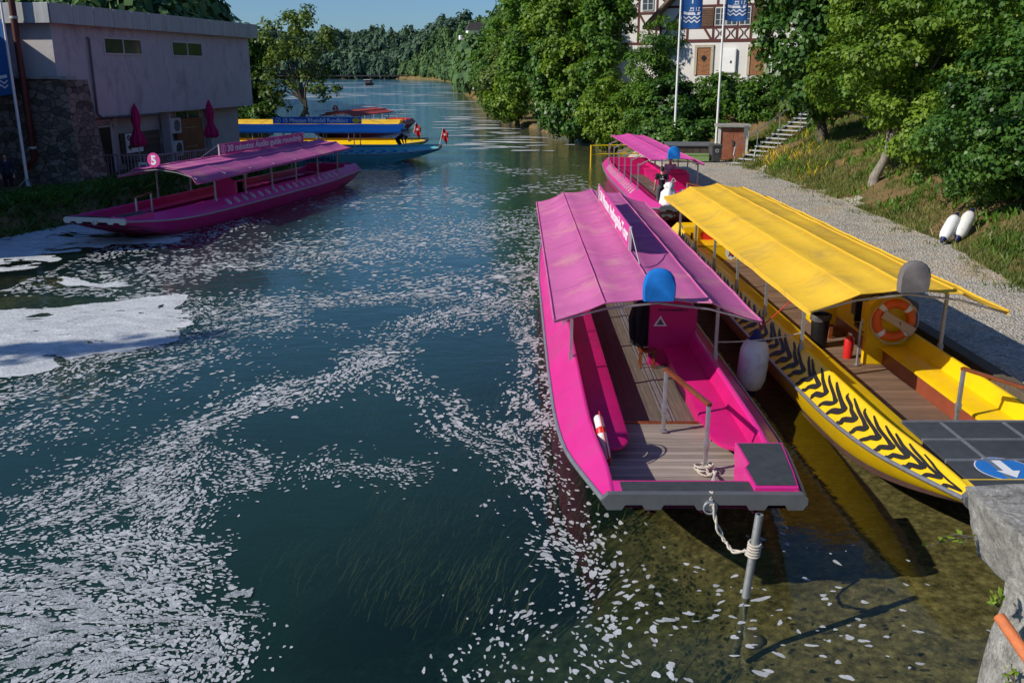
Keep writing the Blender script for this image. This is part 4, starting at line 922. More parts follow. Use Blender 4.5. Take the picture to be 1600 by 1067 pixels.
tree('hazel_tree', 'dark green low-branched tree at the right edge, above the white fenders', (16.9, 27.6, gz_(16.9, 27.6)), [(16.8, 29.2, 5.1, 3.1, 2.6, 2.4), (16.0, 30.4, 3.6, 2.3, 2.0, 1.8), (17.4, 27, 3.6, 2.2, 2.2, 2.0), (18.5, 29, 8.2, 3.4, 3, 2.6), (16.4, 33, 3.1, 2.0, 1.9, 1.9), (17.8, 34.4, 3.7, 2.3, 1.9, 2.0)], 520, .55, 120, .165, M['leaf_dark'], .16, 'bark_lt', seed=3, group=GB, droop=.7, flat=.6, nl=12)
tree('lime_tree', 'tall lime crown in the top right corner of the view', (21.5, 35, gz_(21.5, 35)), [(20.4, 33, 9.2, 3.6, 3.4, 4), (22.5, 34, 7, 4, 3.6, 4), (17.6, 33.5, 9.5, 3.0, 2.6, 2.6)], 330, .65, 105, .19, M['leaf_lime'], .24, seed=4, group=GB, droop=.8, flat=.6)
tree('beech_tree', 'shaded tree on the top of the bank between the maple and the lime', (21, 48, gz_(21, 48)), [(20, 47, 8, 4, 3.4, 4.5), (18.2, 46, 5.6, 2.6, 2.2, 2.0), (23, 48, 10, 4.5, 4, 5)], 300, .8, 90, .26, M['leaf_lime'], .26, seed=5, group=GB, droop=.6)
# hedge bank below the house
hb_ = [('ivy_bush', 'dense ivy mound below the house doors, behind the right flagpole', (13.6, 66.3), [(13.6, 66.0, 3.3, 2.6, 1.8, 2.3), (15.2, 67, 4.4, 2.2, 1.6, 1.1)], 'leaf_lime', 11),
       ('ivy_bush', 'ivy mound right of the small brick shed, beside the steps', (16.8, 65.5), [(17, 65.4, 3.0, 2.5, 1.7, 2.2), (18.6, 66, 4.2, 2.6, 1.8, 1.4)], 'leaf_lime', 12),
       ('elder_bush', 'dark bush at the left foot of the house wall, behind the left flagpole', (11.4, 66.5), [(11.3, 66.2, 3.1, 1.9, 1.6, 2.6), (12.2, 66.0, 1.6, 1.7, 1.3, 1.4)], 'leaf_dark', 13),
       ('willow_bush', 'tall feathery willow bush in front of the white house wall', (10.0, 68.5), [(9.8, 68.2, 5.6, 1.9, 1.7, 2.4), (10.3, 68, 8.0, 1.5, 1.3, 1.6), (9.4, 67.6, 3.0, 2.1, 1.6, 2.0)], 'leaf_lime', 14),
       ('alder_bush', 'rounded bush at the waterline left of the willow, above the yellow barrier', (7.2, 70.5), [(7.3, 70.4, 2.9, 2.0, 1.9, 2.6), (8.4, 70, 1.8, 1.7, 1.5, 1.6)], 'leaf_yel', 15),
       ('bramble_bush', 'low dark bramble behind the wooden chest and dustbin', (12.6, 64.2), [(12.4, 64.2, 1.5, 2.6, .9, 1.2), (10.2, 64.6, 1.4, 1.6, .9, 1.3)], 'leaf_dark', 16),
       ('bramble_bush', 'bramble growing over the upper end of the steps handrail', (19.6, 62.3), [(19.8, 62.4, 4.0, 2.2, 1.6, 1.3), (21.5, 61, 4.6, 2.4, 2, 1.6)], 'leaf_olive', 17)]
for nm, lb, (bx, by), el, mt, sd in hb_:
    tree(nm, lb, (bx, by, max(.3, gz_(bx, by))), el, 150, .55, 85, .24 if nm != 'willow_bush' else .30, M[mt], .07, seed=sd, cat='bush', group=GB, nl=4, elong=2.2 if nm == 'willow_bush' else 1, flat=.7)
# right bank farther along the river
tree('ash_tree', 'slender green tree right against the white left wing of the house', (7.6, 74.5, gz_(7.6, 74.5)), [(7.0, 74, 7.2, 1.8, 1.5, 2.4), (7.7, 74.5, 10.6, 1.8, 1.6, 2.6), (6.0, 74, 9.2, 1.3, 1.3, 1.8)], 150, .6, 80, .28, M['leaf_lime'], .13, seed=18, group=GB, nl=6)
rb = [('ash_tree', 'tall bright green tree left of the house, its crown leaving the top of the view', (6.6, 82), [(4.6, 82.5, 9.6, 3.4, 3.0, 3.6), (5.8, 81, 5.8, 2.8, 2.4, 2.4), (3.8, 83, 13.4, 3.2, 3, 3.4)], 'leaf_yel', 21, .34),
      ('alder_tree', 'dark spreading tree overhanging the water beside the tall bright green tree', (5.4, 84), [(4.6, 83.0, 3.2, 2.5, 2.2, 2.4), (6.4, 80.2, 2.6, 1.9, 1.8, 2.2), (4.0, 84.6, 6.6, 2.5, 2.4, 2.4)], 'leaf_dark', 22, .34),
      ('ash_tree', 'second tall green tree on the right bank with layered crown', (2.8, 96), [(2.2, 95, 10, 3.8, 3.2, 4), (1.6, 95, 5.6, 2.8, 2.6, 2.6), (4.2, 97, 14.5, 4, 3.4, 3.8)], 'leaf_lime', 23, .38),
      ('willow_bush', 'bright yellow-green bush leaning out over the river', (.6, 104), [(-.2, 103.4, 2.8, 2.2, 2.0, 2.0), (.8, 104, 4.6, 2.0, 1.8, 1.6)], 'leaf_yel', 24, .36),
      ('alder_tree', 'olive rounded tree at the bend of the right bank', (-.4, 113), [(-.6, 112, 5.2, 3.0, 3, 3.0), (1.2, 114, 8.6, 3.2, 3, 3.2)], 'leaf_olive', 25, .42),
      ('poplar_tree', 'sparse thin-limbed tree standing against the sky right of the open river', (-1.9, 128), [(-2.6, 127, 18, 4.0, 3, 2.6), (-.6, 128, 20, 4, 3, 3), (1.6, 128, 16, 3, 3, 2.6)], 'leaf_olive', 26, .40),
      ('alder_tree', 'dark lower tree beneath the sparse tree at the waterline', (-1.6, 130), [(-2.0, 129, 4.4, 3.2, 3, 3.4), (.6, 130, 8.0, 3.2, 3, 3.2)], 'leaf_dark', 27, .45),
      ('ash_tree', 'broad tree on the bank behind the sparse tree', (-.4, 148), [(-1.8, 147, 6.4, 4, 3.6, 5), (1.4, 148, 10.6, 4.4, 4, 4.6)], 'leaf_lime', 28, .5),
      ('alder_tree', 'farthest single tree of the right bank, reaching out to the open river', (-1.5, 168), [(-2.4, 166, 5.8, 4, 4, 5.2), (1.0, 168, 9.6, 4.8, 4, 5)], 'leaf_olive', 29, .55),
      ('beech_tree', 'tall shaded tree rising behind the left wing of the house', (6.6, 99), [(6.2, 98, 12.5, 3.4, 3, 4.4), (7.0, 99, 16, 3.4, 3, 4)], 'leaf_lime', 30, .36)]
for nm, lb, (bx, by), el, mt, sd, sz in rb:
    thin = nm == 'poplar_tree'
    tree(nm, lb, (bx, by, max(.3, gz_(bx, by))), el, 42 if thin else (90 if 'bush' in nm else 210), sz * (1.7 if thin else 2.3), 34 if thin else 85, sz * (.9 if thin else 1), M[mt], .2 if thin else .24, seed=sd, cat='bush' if 'bush' in nm else 'tree', group=GB, nl=14 if thin else 7, zmin=-.1 - max(.3, gz_(bx, by)) + .1)
# left bank
tree('walnut_tree', 'leaning tree with open crown and bare fork behind the blue and yellow boats', (-18.6, 81, .9), [(-19.2, 80.5, 5.3, 2.4, 2.2, 1.7), (-17.0, 80.5, 7.6, 2.3, 2.0, 1.8), (-19.4, 81, 8.8, 2.2, 2, 1.9), (-16.2, 81, 5.0, 1.7, 1.6, 1.3), (-20.6, 81, 3.4, 1.5, 1.6, 1.2), (-17.6, 80.5, 10.0, 1.5, 1.4, .9), (-15.2, 80.5, 9.0, 1.0, 1, .8)], 105, .66, 44, .30, M['leaf_olive'], .26, seed=41, group='trees of the left bank', nl=16, lean=(.9, 0), fork=.32, droop=.6, surf=.6)
tree('laurel_bush', 'small dark round bush at the foot of the leaning tree', (-21.4, 82, .9), [(-21.4, 81.4, 2.0, 1.3, 1.2, 1.1)], 60, .45, 60, .24, M['leaf_dark'], .05, seed=42, cat='bush', group='trees of the left bank', nl=3)
tree('chestnut_tree', 'dense dark tree beside the far corner of the grey building', (-23.6, 84, .9), [(-23.2, 83, 5.2, 2.3, 2.2, 3.0), (-22.4, 83, 8.0, 1.9, 2, 1.6), (-24.5, 84, 3.4, 2, 2, 2)], 150, .8, 80, .34, M['leaf_dark'], .26, seed=43, group='trees of the left bank', nl=7)

def forest(name, pts, size_r, m, leaf, per=150, ncl=16):
    proto = []
    for s in range(5):
        g = np.random.default_rng(100 + s)
        # build numpy leaf clouds (unit crown) once per prototype
        nclump = ncl; d = unit(g.normal(size=(nclump, 3))); d[:, 2] = np.abs(d[:, 2]) * 1.0 - .25; C = d * np.array([.72, .72, .9])
        ci = np.repeat(np.arange(nclump), per // 8); N = len(ci); dd = unit(g.normal(size=(N, 3))); P = C[ci] + dd * .40 * (g.uniform(0, 1, N) ** .4)[:, None]
        nrm = unit(dd + C[ci] * .7 + np.array([0, 0, .5]) + g.normal(size=(N, 3)) * .3); t = g.normal(size=(N, 3)); t = unit(t - nrm * (t * nrm).sum(1, keepdims=True)); b = np.cross(nrm, t)
        s_ = (leaf * g.uniform(.6, 1.4, N))[:, None]; w = s_ * .42
        proto.append(np.stack([P - t * s_ * .5, P + b * w, P + t * s_ * .5, P - b * w], 1).reshape(-1, 3))
    vs = []; g = np.random.default_rng(hash(name) % 1000 if False else len(pts))
    for (x, y, z, r) in pts:
        pr = proto[g.integers(0, 5)]; a = g.uniform(0, 6.28); c, s = math.cos(a), math.sin(a); hsc = g.uniform(.95, 2.1)
        vv = np.empty_like(pr); vv[:, 0] = (pr[:, 0] * c - pr[:, 1] * s) * r + x; vv[:, 1] = (pr[:, 0] * s + pr[:, 1] * c) * r + y; vv[:, 2] = pr[:, 2] * r * hsc + z + r * .8
        vs.append(vv)
    v = np.concatenate(vs); o = np_mesh(name, v, np.arange(len(v)).reshape(-1, 4), m); return tag(o, kind='stuff')
g = np.random.default_rng(77)
pts = []
for k in range(2300):
    y = 772 + 150 * g.uniform(0, 1) ** 1.25; x = g.uniform(-235, 10); z = float(height(x, y)); pts.append((x, y, z + g.uniform(-.5, 5), 2.8 + 4.6 * g.uniform(0, 1) ** 1.6))
forest('far_forest', pts, 6, M['leaf_far_haze'], .34, 150)
pts = []
for k in range(1250):
    y = g.uniform(215, 800); x = float(ip(SRY, y)) + 1 + 80 * g.uniform(0, 1) ** 1.6; z = float(height(x, y))
    if abs(x + 24) < 7 and 500 < y < 560: continue
    pts.append((x, y, max(0, z) - .5, g.uniform(3.2, 5.6)))
forest('hillside_forest', pts, 5, M['leaf_far_haze2'], .34, 170)
pts = []
for k in range(420):
    y = g.uniform(102, 185); x = float(ip(SLY, y)) - 1 - 55 * g.uniform(0, 1) ** 1.3; z = float(height(x, y)); pts.append((x, y, max(1, z) - .5, g.uniform(2.6, 4.4)))
forest('left_hill_forest', pts, 4, M['leaf_far_haze2'], .26, 330, 22)

# grass and flowers on the banks
def blades(name, n_, fn, m, hgt, wid, seed, lean=.35):
    g = np.random.default_rng(seed); x, y = fn(g, n_); z = height(x, y); N = len(x); a = g.uniform(0, 6.28, N); h = hgt * g.uniform(.45, 1.4, N); w = wid * g.uniform(.6, 1.3, N)
    lx = g.normal(0, lean, N) * h; ly = g.normal(0, lean, N) * h; ca, sa = np.cos(a) * w, np.sin(a) * w
    v = np.stack([np.stack([x - ca, y - sa, z - .02], -1), np.stack([x + ca, y + sa, z - .02], -1), np.stack([x + lx * .5 + ca * .6, y + ly * .5 + sa * .6, z + h * .6], -1), np.stack([x + lx, y + ly, z + h], -1)], 1).reshape(-1, 3)
    o = np_mesh(name, v, np.arange(N * 4).reshape(N, 4), m); return tag(o, kind='stuff')
def bank_pts(g, n_):
    y = g.uniform(20, 64, n_); x = ip(XG, y) - .25 + 9 * g.uniform(0, 1, n_) ** 1.5
    k = (nz(x, y, 1.3, 51) > .46) | (g.uniform(0, 1, n_) < .12); return x[k], y[k]
blades('bank_grass', 52000, bank_pts, M['grass'], .20, .018, 5)
def verge(g, n_):
    y = g.uniform(20, 62, n_); x = ip(XG, y) + g.normal(0, .5, n_); k = nz(x, y, .9, 53) > .60; return x[k], y[k]
blades('bank_weeds', 15000, lambda g, n_: (lambda x, y: (x[nz(x, y, .8, 57) > .62], y[nz(x, y, .8, 57) > .62]))(*(lambda y: (ip(XG, y) + .2 + 7 * g.uniform(0, 1, n_), y))(g.uniform(20, 62, n_))), M['leaf_lime'], .26, .05, 9, .6)
blades('verge_grass', 9000, verge, M['grass'], .14, .016, 6)
def fl_pts(g, n_):
    c = [(14.9, 53.5), (15.4, 55), (16.0, 51), (16.6, 52.5), (17.4, 57), (14.6, 58.5), (15.3, 47), (13.6, 61)]
    i = g.integers(0, len(c), n_); c = np.array(c)[i]; return c[:, 0] + g.normal(0, .45, n_), c[:, 1] + g.normal(0, .8, n_)
blades('yellow_wildflowers', 420, fl_pts, M['flower'], .34, .022, 7)
def left_pts(g, n_):
    y = g.uniform(22, 58, n_); x = ip(SLY, y) - 3.4 * g.uniform(0, 1, n_) ** .8 + .3; return x, y
blades('left_bank_ivy', 22000, left_pts, M['leaf_dark'], .20, .06, 8, .9)
# ------------------------------------------------------------------ rubble stone material
def rubble(name, base, scale=2.6):
    m, n, l, out = nt(name); v = coords(n, l, 'Object', (1, 1, 1.7))
    t0 = tex_noise(n, l, v, 2.0, 3); mv = n.new('ShaderNodeMix'); mv.data_type = 'VECTOR'; mv.inputs[0].default_value = .12; l.new(v, mv.inputs[4]); l.new(t0.outputs['Color'], mv.inputs[5])
    vo = n.new('ShaderNodeTexVoronoi'); vo.inputs['Scale'].default_value = scale; l.new(mv.outputs[1], vo.inputs['Vector'])
    ve = n.new('ShaderNodeTexVoronoi'); ve.feature = 'DISTANCE_TO_EDGE'; ve.inputs['Scale'].default_value = scale; l.new(mv.outputs[1], ve.inputs['Vector'])
    r = ramp(n, l, vo.outputs['Color'], [(.1, tuple(x * .5 for x in base)), (.9, tuple(x * 1.4 for x in base))])
    e = ramp(n, l, ve.outputs['Distance'], [(.0, (.5, .47, .42)), (.08, (1, 1, 1))])
    t1 = tex_noise(n, l, v, 9, 6, .8); r1 = ramp(n, l, t1.outputs['Fac'], [(.3, (.6, .6, .6)), (.7, (1.25, 1.25, 1.25))])
    c = mixc(n, l, 1.0, r.outputs[0], e.outputs[0], 'MULTIPLY'); c = mixc(n, l, 1.0, c, r1.outputs[0], 'MULTIPLY')
    p = n.new('ShaderNodeBsdfPrincipled'); l.new(c, p.inputs['Base Color']); p.inputs['Roughness'].default_value = .95; p.inputs['Specular IOR Level'].default_value = .1
    bn = n.new('ShaderNodeBump'); bn.inputs['Strength'].default_value = .8; bn.inputs['Distance'].default_value = .08; l.new(e.outputs[0], bn.inputs['Height']); l.new(bn.outputs[0], p.inputs['Normal'])
    l.new(p.outputs[0], out.inputs[0]); return m
M['rubble'] = rubble('rubble_wall', (.22, .185, .155))
M['tile'] = mat('roof_tiles', (.17, .12, .085), .85, .35, 3, bump=.8, bscale=9, stretch=(2, 6, 6))

# ------------------------------------------------------------------ grey building on the left bank
BL = thing('riverside_building', 'long lilac-grey flat-roofed building with zinc fascia over a stone base on the left', 'building', (-19.9, 41.7, 0), R(79.4))
LEN = 18.7
mb = MB(); mb.box((LEN / 2, 6, 5.78), (LEN, 12, 4.06)); mb.build('upper_wall', M['render'], BL, smooth=False)
mb = MB(); mb.box((LEN / 2 + .9, 6.4, 2.2), (LEN - 2.2, 10.8, 3.1)); mb.build('lower_wall', mat('dim_render', (.42, .40, .38), .9, .1, .8, bump=.2, bscale=40), BL, smooth=False)
mb = MB()
for k in range(13):
    x0 = -.5 + k * (LEN + 1.0) / 13; w = (LEN + 1.0) / 13
    mb.box((x0 + w / 2, -.42, 8.2), (w - .025, .05, .82))
for k in range(8):
    w = 13 / 8; mb.box((-.52, -.4 + w * (k + .5), 8.2), (.05, w - .025, .82))
mb.build('fascia_panel', M['fascia'], BL, smooth=False, bevel=.008)
mb = MB(); mb.box((LEN / 2, 6, 8.2), (LEN + .92, 12.7, .78)); mb.build('roof', M['fascia'], BL, smooth=False)
mb = MB(); mb.loft([[(-.35, -.62, 5.45), (-.55, -.95, .3)], [(-.35, 10, 5.45), (-.55, 10, .3)]]); mb.loft([[(-.35, -.62, 5.45), (-.55, -.95, .3)], [(1.2, -.62, 5.45), (1.6, -.95, .3)], [(1.25, .5, 5.45), (1.6, .5, .3)]])
mb.poly([(-.35, -.62, 5.45), (1.2, -.62, 5.45), (1.25, .5, 5.45), (-.35, 10, 5.45)])
mb.build('stone_base', M['rubble'], BL, smooth=False)
mb = MB(); mb.box((-.2, 4.5, 5.55), (.75, 10.6, .1)); mb.build('ledge', M['concrete'], BL, smooth=False)
def window(parent, x0, x1, z0, z1, y, fm, panes=2, depth=.07, rows=1, t=.07):
    mb = MB(); w = x1 - x0; h = z1 - z0; cx = (x0 + x1) / 2; cz = (z0 + z1) / 2
    mb.box((cx, y, z0 + t / 2), (w, depth, t)); mb.box((cx, y, z1 - t / 2), (w, depth, t)); mb.box((x0 + t / 2, y, cz), (t, depth, h - 2 * t)); mb.box((x1 - t / 2, y, cz), (t, depth, h - 2 * t))
    for k in range(1, panes): mb.box((x0 + w * k / panes, y, cz), (t * 1.2, depth * .9, h - 2 * t))
    for k in range(1, rows): mb.box((cx, y, z0 + h * k / rows), (w - 2 * t, depth * .7, t * .5))
    f = mb.build('window', fm, parent, smooth=False)
    g_ = MB(); g_.box((cx, y + depth * .1, cz), (w - 2 * t + .01, .012, h - 2 * t + .01)); g_.build('pane', M['glass'], f, smooth=False); return f
window(BL, 3.6, 6.75, 6.58, 7.36, -.03, M['frame_w']); window(BL, 9.6, 12.8, 6.58, 7.36, -.03, M['frame_w'])
window(BL, 10.9, 13.6, 3.1, 3.7, .96, M['frame_w'], 2)
mb = MB(); mb.tube([(2.4, -.06, 7.3), (2.4, -.12, 7.22), (2.4, -.1, 3.9), (2.7, -.1, 3.72), (7.5, -.1, 3.68)], .055, 8); mb.build('wall_pipe', M['steel_dk'], BL)
mb = MB(); mb.tube([(-.85, 1.05, 9.2), (-.85, 1.05, 2.1), (-.95, 1.35, 1.75), (-.95, 1.6, 1.75)], .14, 12); pd = mb.build('downpipe', M['pipe_brown'], BL)
mb = MB()
for z in (2.6, 8.0): mb.lathe([(.15, -.05), (.165, -.05), (.165, .05), (.15, .05)], (-.85, 1.05, z), 14)
mb.build('pipe_collar', M['frame_w'], pd)
mb = MB(); mb.box((3.6, .93, 2.0), (2.1, .1, 2.5)); dr_ = mb.build('doorway', M['black'], BL, smooth=False)  # black panel standing in for the dark open doorway
mb = MB(); mb.box((2.5, .9, 2.1), (.14, .16, 2.8)); mb.box((4.72, .9, 2.1), (.14, .16, 2.8)); mb.box((3.6, .9, 3.5), (2.2, .16, .12)); mb.box((3.6, .9, 3.22), (2.1, .1, .08)); mb.build('door_frame', M['frame_w'], dr_, smooth=False)
mb = MB(); mb.lathe([(0, 0), (.2, 0), (.2, .06), (0, .06)], (5.05, .82, 3.38), 18, 'Y'); mb.build('wall_lamp', M['frame_w'], BL)
mb = MB(); mb.box((7.3, .94, 2.05), (3.6, .08, 1.5)); mb.build('board_panel', planks('dark_boards', (.11, .085, .065), .16, 'Z', .08), BL, smooth=False)
mb = MB(); mb.box((7.6, .55, 1.5), (4.2, .5, .08)); mb.box((5.6, .55, 1.1), (.1, .4, .75)); mb.box((9.6, .55, 1.1), (.1, .4, .75)); mb.build('counter', M['timber'], BL, smooth=False)
for px_, py_, dx_, dy_ in ((9.35, .6, .16, .5), (14.3, .8, .18, .3)):
    mb = MB(); mb.box((px_, py_, 2.2), (dx_, dy_, 3.0)); mb.build('pillar', M['render'], BL, smooth=False)
mb = MB(); mb.box((12.1, .8, 2.15), (2.9, .12, 2.25)); bp_ = mb.build('wooden_shutter', mat('orange_brown_panel', (.20, .075, .025), .6, .15, 2), BL, smooth=False)
mb = MB(); mb.box((12.1, .73, 2.75), (1.2, .01, .02)); mb.box((12.1, .73, 1.7), (1.3, .01, .02)); mb.build('shutter_slot', M['steel'], bp_, smooth=False)
# direction sign
sg_ = thing('direction_sign', 'white sign with black left arrow and round numbers on the dark boards', 'sign', (-19.9, 41.7, 0), R(79.4))
mb = MB(); mb.box((6.6, .87, 2.28), (1.5, .03, .98)); mb.build('sign_panel', M['white'], sg_, smooth=False)
mb = MB(); mb.poly([(5.95, .85, 2.08), (6.25, .85, 2.28), (6.25, .85, 2.14), (7.25, .85, 2.14), (7.25, .85, 2.02), (6.25, .85, 2.02), (6.25, .85, 1.88)]); mb.build('arrow', M['black'], sg_, smooth=False)
for k, (tx, mm) in enumerate((('4', M['tiger']), ('2', M['red_s']), ('5', M['sign_pink']))):
    mb = MB(); disc(mb, (6.13 + .42 * k, .851, 2.55), .14, (1, 0, 0), (0, 0, 1), 20); dk = mb.build('number_dot', mm, sg_, smooth=False)
    lettering(tx, .22, (1, 0, 0), (0, 0, 1), (6.13 + .42 * k, .846, 2.47), M['text_white'], dk, align='CENTER', bold=.006)
# air conditioners
for k, (z, lb) in enumerate(((2.95, 'upper white air conditioner on the shaded wall, beside the brown panel'), (1.72, 'lower white air conditioner with black fan, under the other one'))):
    a_ = thing('air_conditioner', lb, 'air conditioner', (-19.9, 41.7, 0), R(79.4), 'air conditioners on the left building')
    mb = MB(); mb.box((10.0, .62, z), (1.15, .42, .82)); ca = mb.build('casing', M['frame_w'], a_, smooth=False, bevel=.02)
    mb = MB(); disc(mb, (10.12, .405, z), .31, (1, 0, 0), (0, 0, 1), 24); mb.build('fan', M['steel_dk'] if k == 0 else M['black'], a_, smooth=False)
    mb = MB()
    for r_ in (.1, .2, .31): mb.torus((10.12, .40, z), r_, .008, Matrix.Rotation(R(90), 3, 'X'), 20, 5)
    mb.build('fan_guard', M['steel'], a_)
# terrace with bar railing
tr_ = thing('terrace', 'timber terrace with a barred railing in front of the left building', 'terrace', (0, 0, 0))
P0 = [(-20.4, 45.0), (-17.2, 45.2), (-15.0, 50.6), (-14.6, 57)]
mb = MB(); mb.prism([(x, y, .5) for x, y in P0] + [(-18.4, 57, .5), (-20.6, 46, .5)], (0, 0, .26)); mb.build('terrace_floor', M['timber'], tr_, smooth=False)
for (xa, ya), (xb, yb) in zip(P0[:-1], P0[1:]):
    mb = MB(); ln = math.hypot(xb - xa, yb - ya); k = int(ln / .16)
    mb.bar((xa, ya, 1.93), (xb, yb, 1.93), .09, .06); mb.bar((xa, ya, .86), (xb, yb, .86), .06, .05)
    for i in range(k + 1):
        t = i / k; mb.box((xa + (xb - xa) * t, ya + (yb - ya) * t, 1.22 if i % 8 else 1.15), (.035, .035, 1.36) if i % 8 else (.08, .08, 1.5))
    mb.build('railing', mat('grey_wood_rail', (.30, .25, .26), .7, .2, 5) if 'rail' not in M else M['rail'], tr_, smooth=False)
mb = MB(); mb.box((-17.9, 45.05, 1.36), (.42, .02, .46)); nb_ = mb.build('notice_board', M['white'], None, smooth=False); tag(nb_, 'small white notice fixed to the bars of the terrace railing', 'notice')
mb = MB(); mb.box((-17.9, 45.03, 1.34), (.26, .01, .26)); q_ = mb.build('notice_picture', M['steel_dk'], nb_, smooth=False)
# closed parasols
def parasol(x, y, z, lb):
    u_ = thing('parasol', lb, 'parasol', (x, y, z), 0, 'closed parasols on the terrace')
    mb = MB(); mb.tube([(0, 0, 0), (0, 0, 3.5)], .025, 8); mb.build('pole', M['frame_w'], u_)
    mb = MB(); rows = []
    for h, r_ in ((1.45, .26), (1.5, .34), (1.75, .33), (2.0, .22), (2.25, .14), (2.4, .15), (2.7, .20), (3.1, .15), (3.35, .07), (3.5, .02)):
        rows.append([(r_ * (1 + .28 * math.cos(8 * a)) * math.cos(a), r_ * (1 + .28 * math.cos(8 * a + h)) * math.sin(a), h + .05 * math.cos(8 * a)) for a in [2 * math.pi * k / 32 for k in range(32)]])
    mb.loft(rows, True); mb.build('canopy', M['umb'], u_, angle=80)
    mb = MB(); mb.lathe([(.12, 0), (.13, -.03), (.13, .03), (.12, .05)], (0, 0, 2.28), 14); mb.build('strap', M['umb'], u_)
    mb = MB(); mb.lathe([(0, 0), (.3, 0), (.3, .06), (.04, .1), (.04, .3), (0, .3)], n=18); mb.build('base', M['steel_dk'], u_)
parasol(-18.75, 46.9, .76, 'closed magenta parasol in front of the arrow sign, the left of the pair')
parasol(-17.0, 53.0, .76, 'closed magenta parasol beside the orange-brown panel, the right of the pair')

# ------------------------------------------------------------------ flagpoles
def flagpole(name, lb, x, y, z, h, r_, fx, fz0, fz1, fw_, txt, tripod=False, cat='flagpole'):
    f_ = thing(name, lb, cat, (x, y, z), 0, 'flagpoles with blue flags')
    mb = MB(); mb.tube([(0, 0, -.2), (0, 0, h * .5), (0, 0, h)], [r_, r_ * .85, r_ * .6], 12); mb.lathe([(0, 0), (r_ * 1.3, .0), (r_ * 1.3, .08), (0, .12)], (0, 0, h), 12); mb.build('pole', M['white'], f_)
    if tripod:
        mb = MB()
        for a in (200, 320, 80): mb.tube([(.0, 0, .75), (.75 * math.cos(R(a)), .75 * math.sin(R(a)), 0)], .03, 6)
        mb.build('stay', M['steel'], f_)
    rows = []; nx_ = 12; nz_ = 10
    for i in range(nz_ + 1):
        z_ = fz0 + (fz1 - fz0) * i / nz_
        rows.append([(fx * (r_ + fw_ * j / nx_), .10 * math.sin(j / nx_ * 5.5 + i * .18) * (j / nx_) ** .6 - .02 * i / nz_, z_ - .08 * math.sin(j / nx_ * 3.1) * (1 - i / nz_)) for j in range(nx_ + 1)])
    mb = MB(); mb.loft(rows); fl = mb.build('flag', mat('flag_blue_' + name, (.03, .14, .42), .8, .06, 3, transl=.3), f_, angle=80)
    def fp(u, w): # point just in front of the cloth
        j = u * nx_; i = w * nz_; x_ = fx * (r_ + fw_ * u); y_ = .10 * math.sin(j / nx_ * 5.5 + i * .18) * (j / nx_) ** .6 - .02 * w
        return Vector((x_, y_ - .02, fz0 + (fz1 - fz0) * w))
    mb = MB(); s_ = fw_ / (fz1 - fz0)
    def strip(pts, t):
        for a, b in zip(pts[:-1], pts[1:]):
            mb.loft([[fp(a[0], a[1] - t), fp(a[0], a[1] + t)], [fp(b[0], b[1] - t), fp(b[0], b[1] + t)]])
    for w0 in (.10, .16): strip([(.1 + .8 * k / 16, w0 + .018 * math.cos(k * 1.2)) for k in range(17)], .012)
    strip([(.1, .24), (.3, .225), (.85, .225), (.9, .25)], .022); strip([(.35, .27), (.85, .275)], .006); strip([(.4, .315), (.86, .32)], .010)
    for u in (.42, .55, .68, .8): strip([(u, .30), (u + .025, .30)], .03)
    for k, w0 in enumerate((.44, .60, .76, .90)):
        strip([(.35, w0 + .06), (.65, w0 + .06)], .016); strip([(.47, w0), (.53, w0)], .05)
    mb.build('emblem', M['text_white'], fl, smooth=False)
    return f_
flagpole('flagpole', 'left one of the two tall white flagpoles before the half-timbered house', 11.1, 64.0, 1.2, 11.5, .085, 1, 7.4, 11.2, 1.35, 'T')
flagpole('flagpole', 'right one of the two tall white flagpoles, behind the brick shed', 13.75, 63.0, .6, 12.2, .085, 1, 8.4, 12.0, 1.45, 'T')
flagpole('flagpole', 'white flagpole on splayed stays before the stone base of the left building', -21.15, 40.3, .6, 8.0, .07, -1, 4.3, 7.3, 1.3, 'T', True)

# ------------------------------------------------------------------ half-timbered house (local x along the facade, y to the back)
HS = thing('half_timbered_house', 'white half-timbered house with dark red beams and brown doors on the right bank', 'house', (11.6, 76, 5.55), R(-29.5))
W_ = 11.4; apx = W_ / 2; apz = 10.0; evz = 4.4
mb = MB(); mb.prism([(0, 0, -1.5), (W_, 0, -1.5), (W_, 0, evz), (apx, 0, apz - .3), (0, 0, evz)], (0, 9, 0)); mb.build('wall', M['render_w'], HS, smooth=False)
mb = MB(); rt = (apz - evz) / apx
for sg in (-1, 1):
    xe = apx + sg * (apx + 1.0); ze = evz - 1.0 * rt
    mb.prism([(apx, -1.1, apz), (xe, -1.1, ze), (xe, -1.1, ze + .26), (apx, -1.1, apz + .26)], (0, 11, 0))
mb.build('roof', M['tile'], HS, smooth=False)
mb = MB(); T_ = .17
def beam(x0, z0, x1, z1, w=T_): mb.bar((x0, -.015, z0), (x1, -.015, z1), w, .07, up=(0, -1, 0)) if False else mb.prism(_q(x0, z0, x1, z1, w), (0, .06, 0))
def _q(x0, z0, x1, z1, w):
    d = Vector((x1 - x0, 0, z1 - z0)).normalized(); nn = Vector((-d.z, 0, d.x)) * w / 2; a = Vector((x0, -.035, z0)); b = Vector((x1, -.035, z1))
    off = Vector((0, -.003 * (abs(d.z) > .1) - .003 * (abs(d.z) > .9), 0)); return [a + nn + off, b + nn + off, b - nn + off, a - nn + off]
beam(0, 2.52, W_, 2.52, .24); beam(0, 3.48, W_, 3.48, .15); beam(.0, 5.05, W_, 5.05, .18); beam(1.6, 6.3, W_ - 1.6, 6.3, .16)
for x in (.1, 2.3, 4.35, 5.2, 6.2, 7.25, 8.4, 11.3): beam(x, 2.64, x, 4.95)
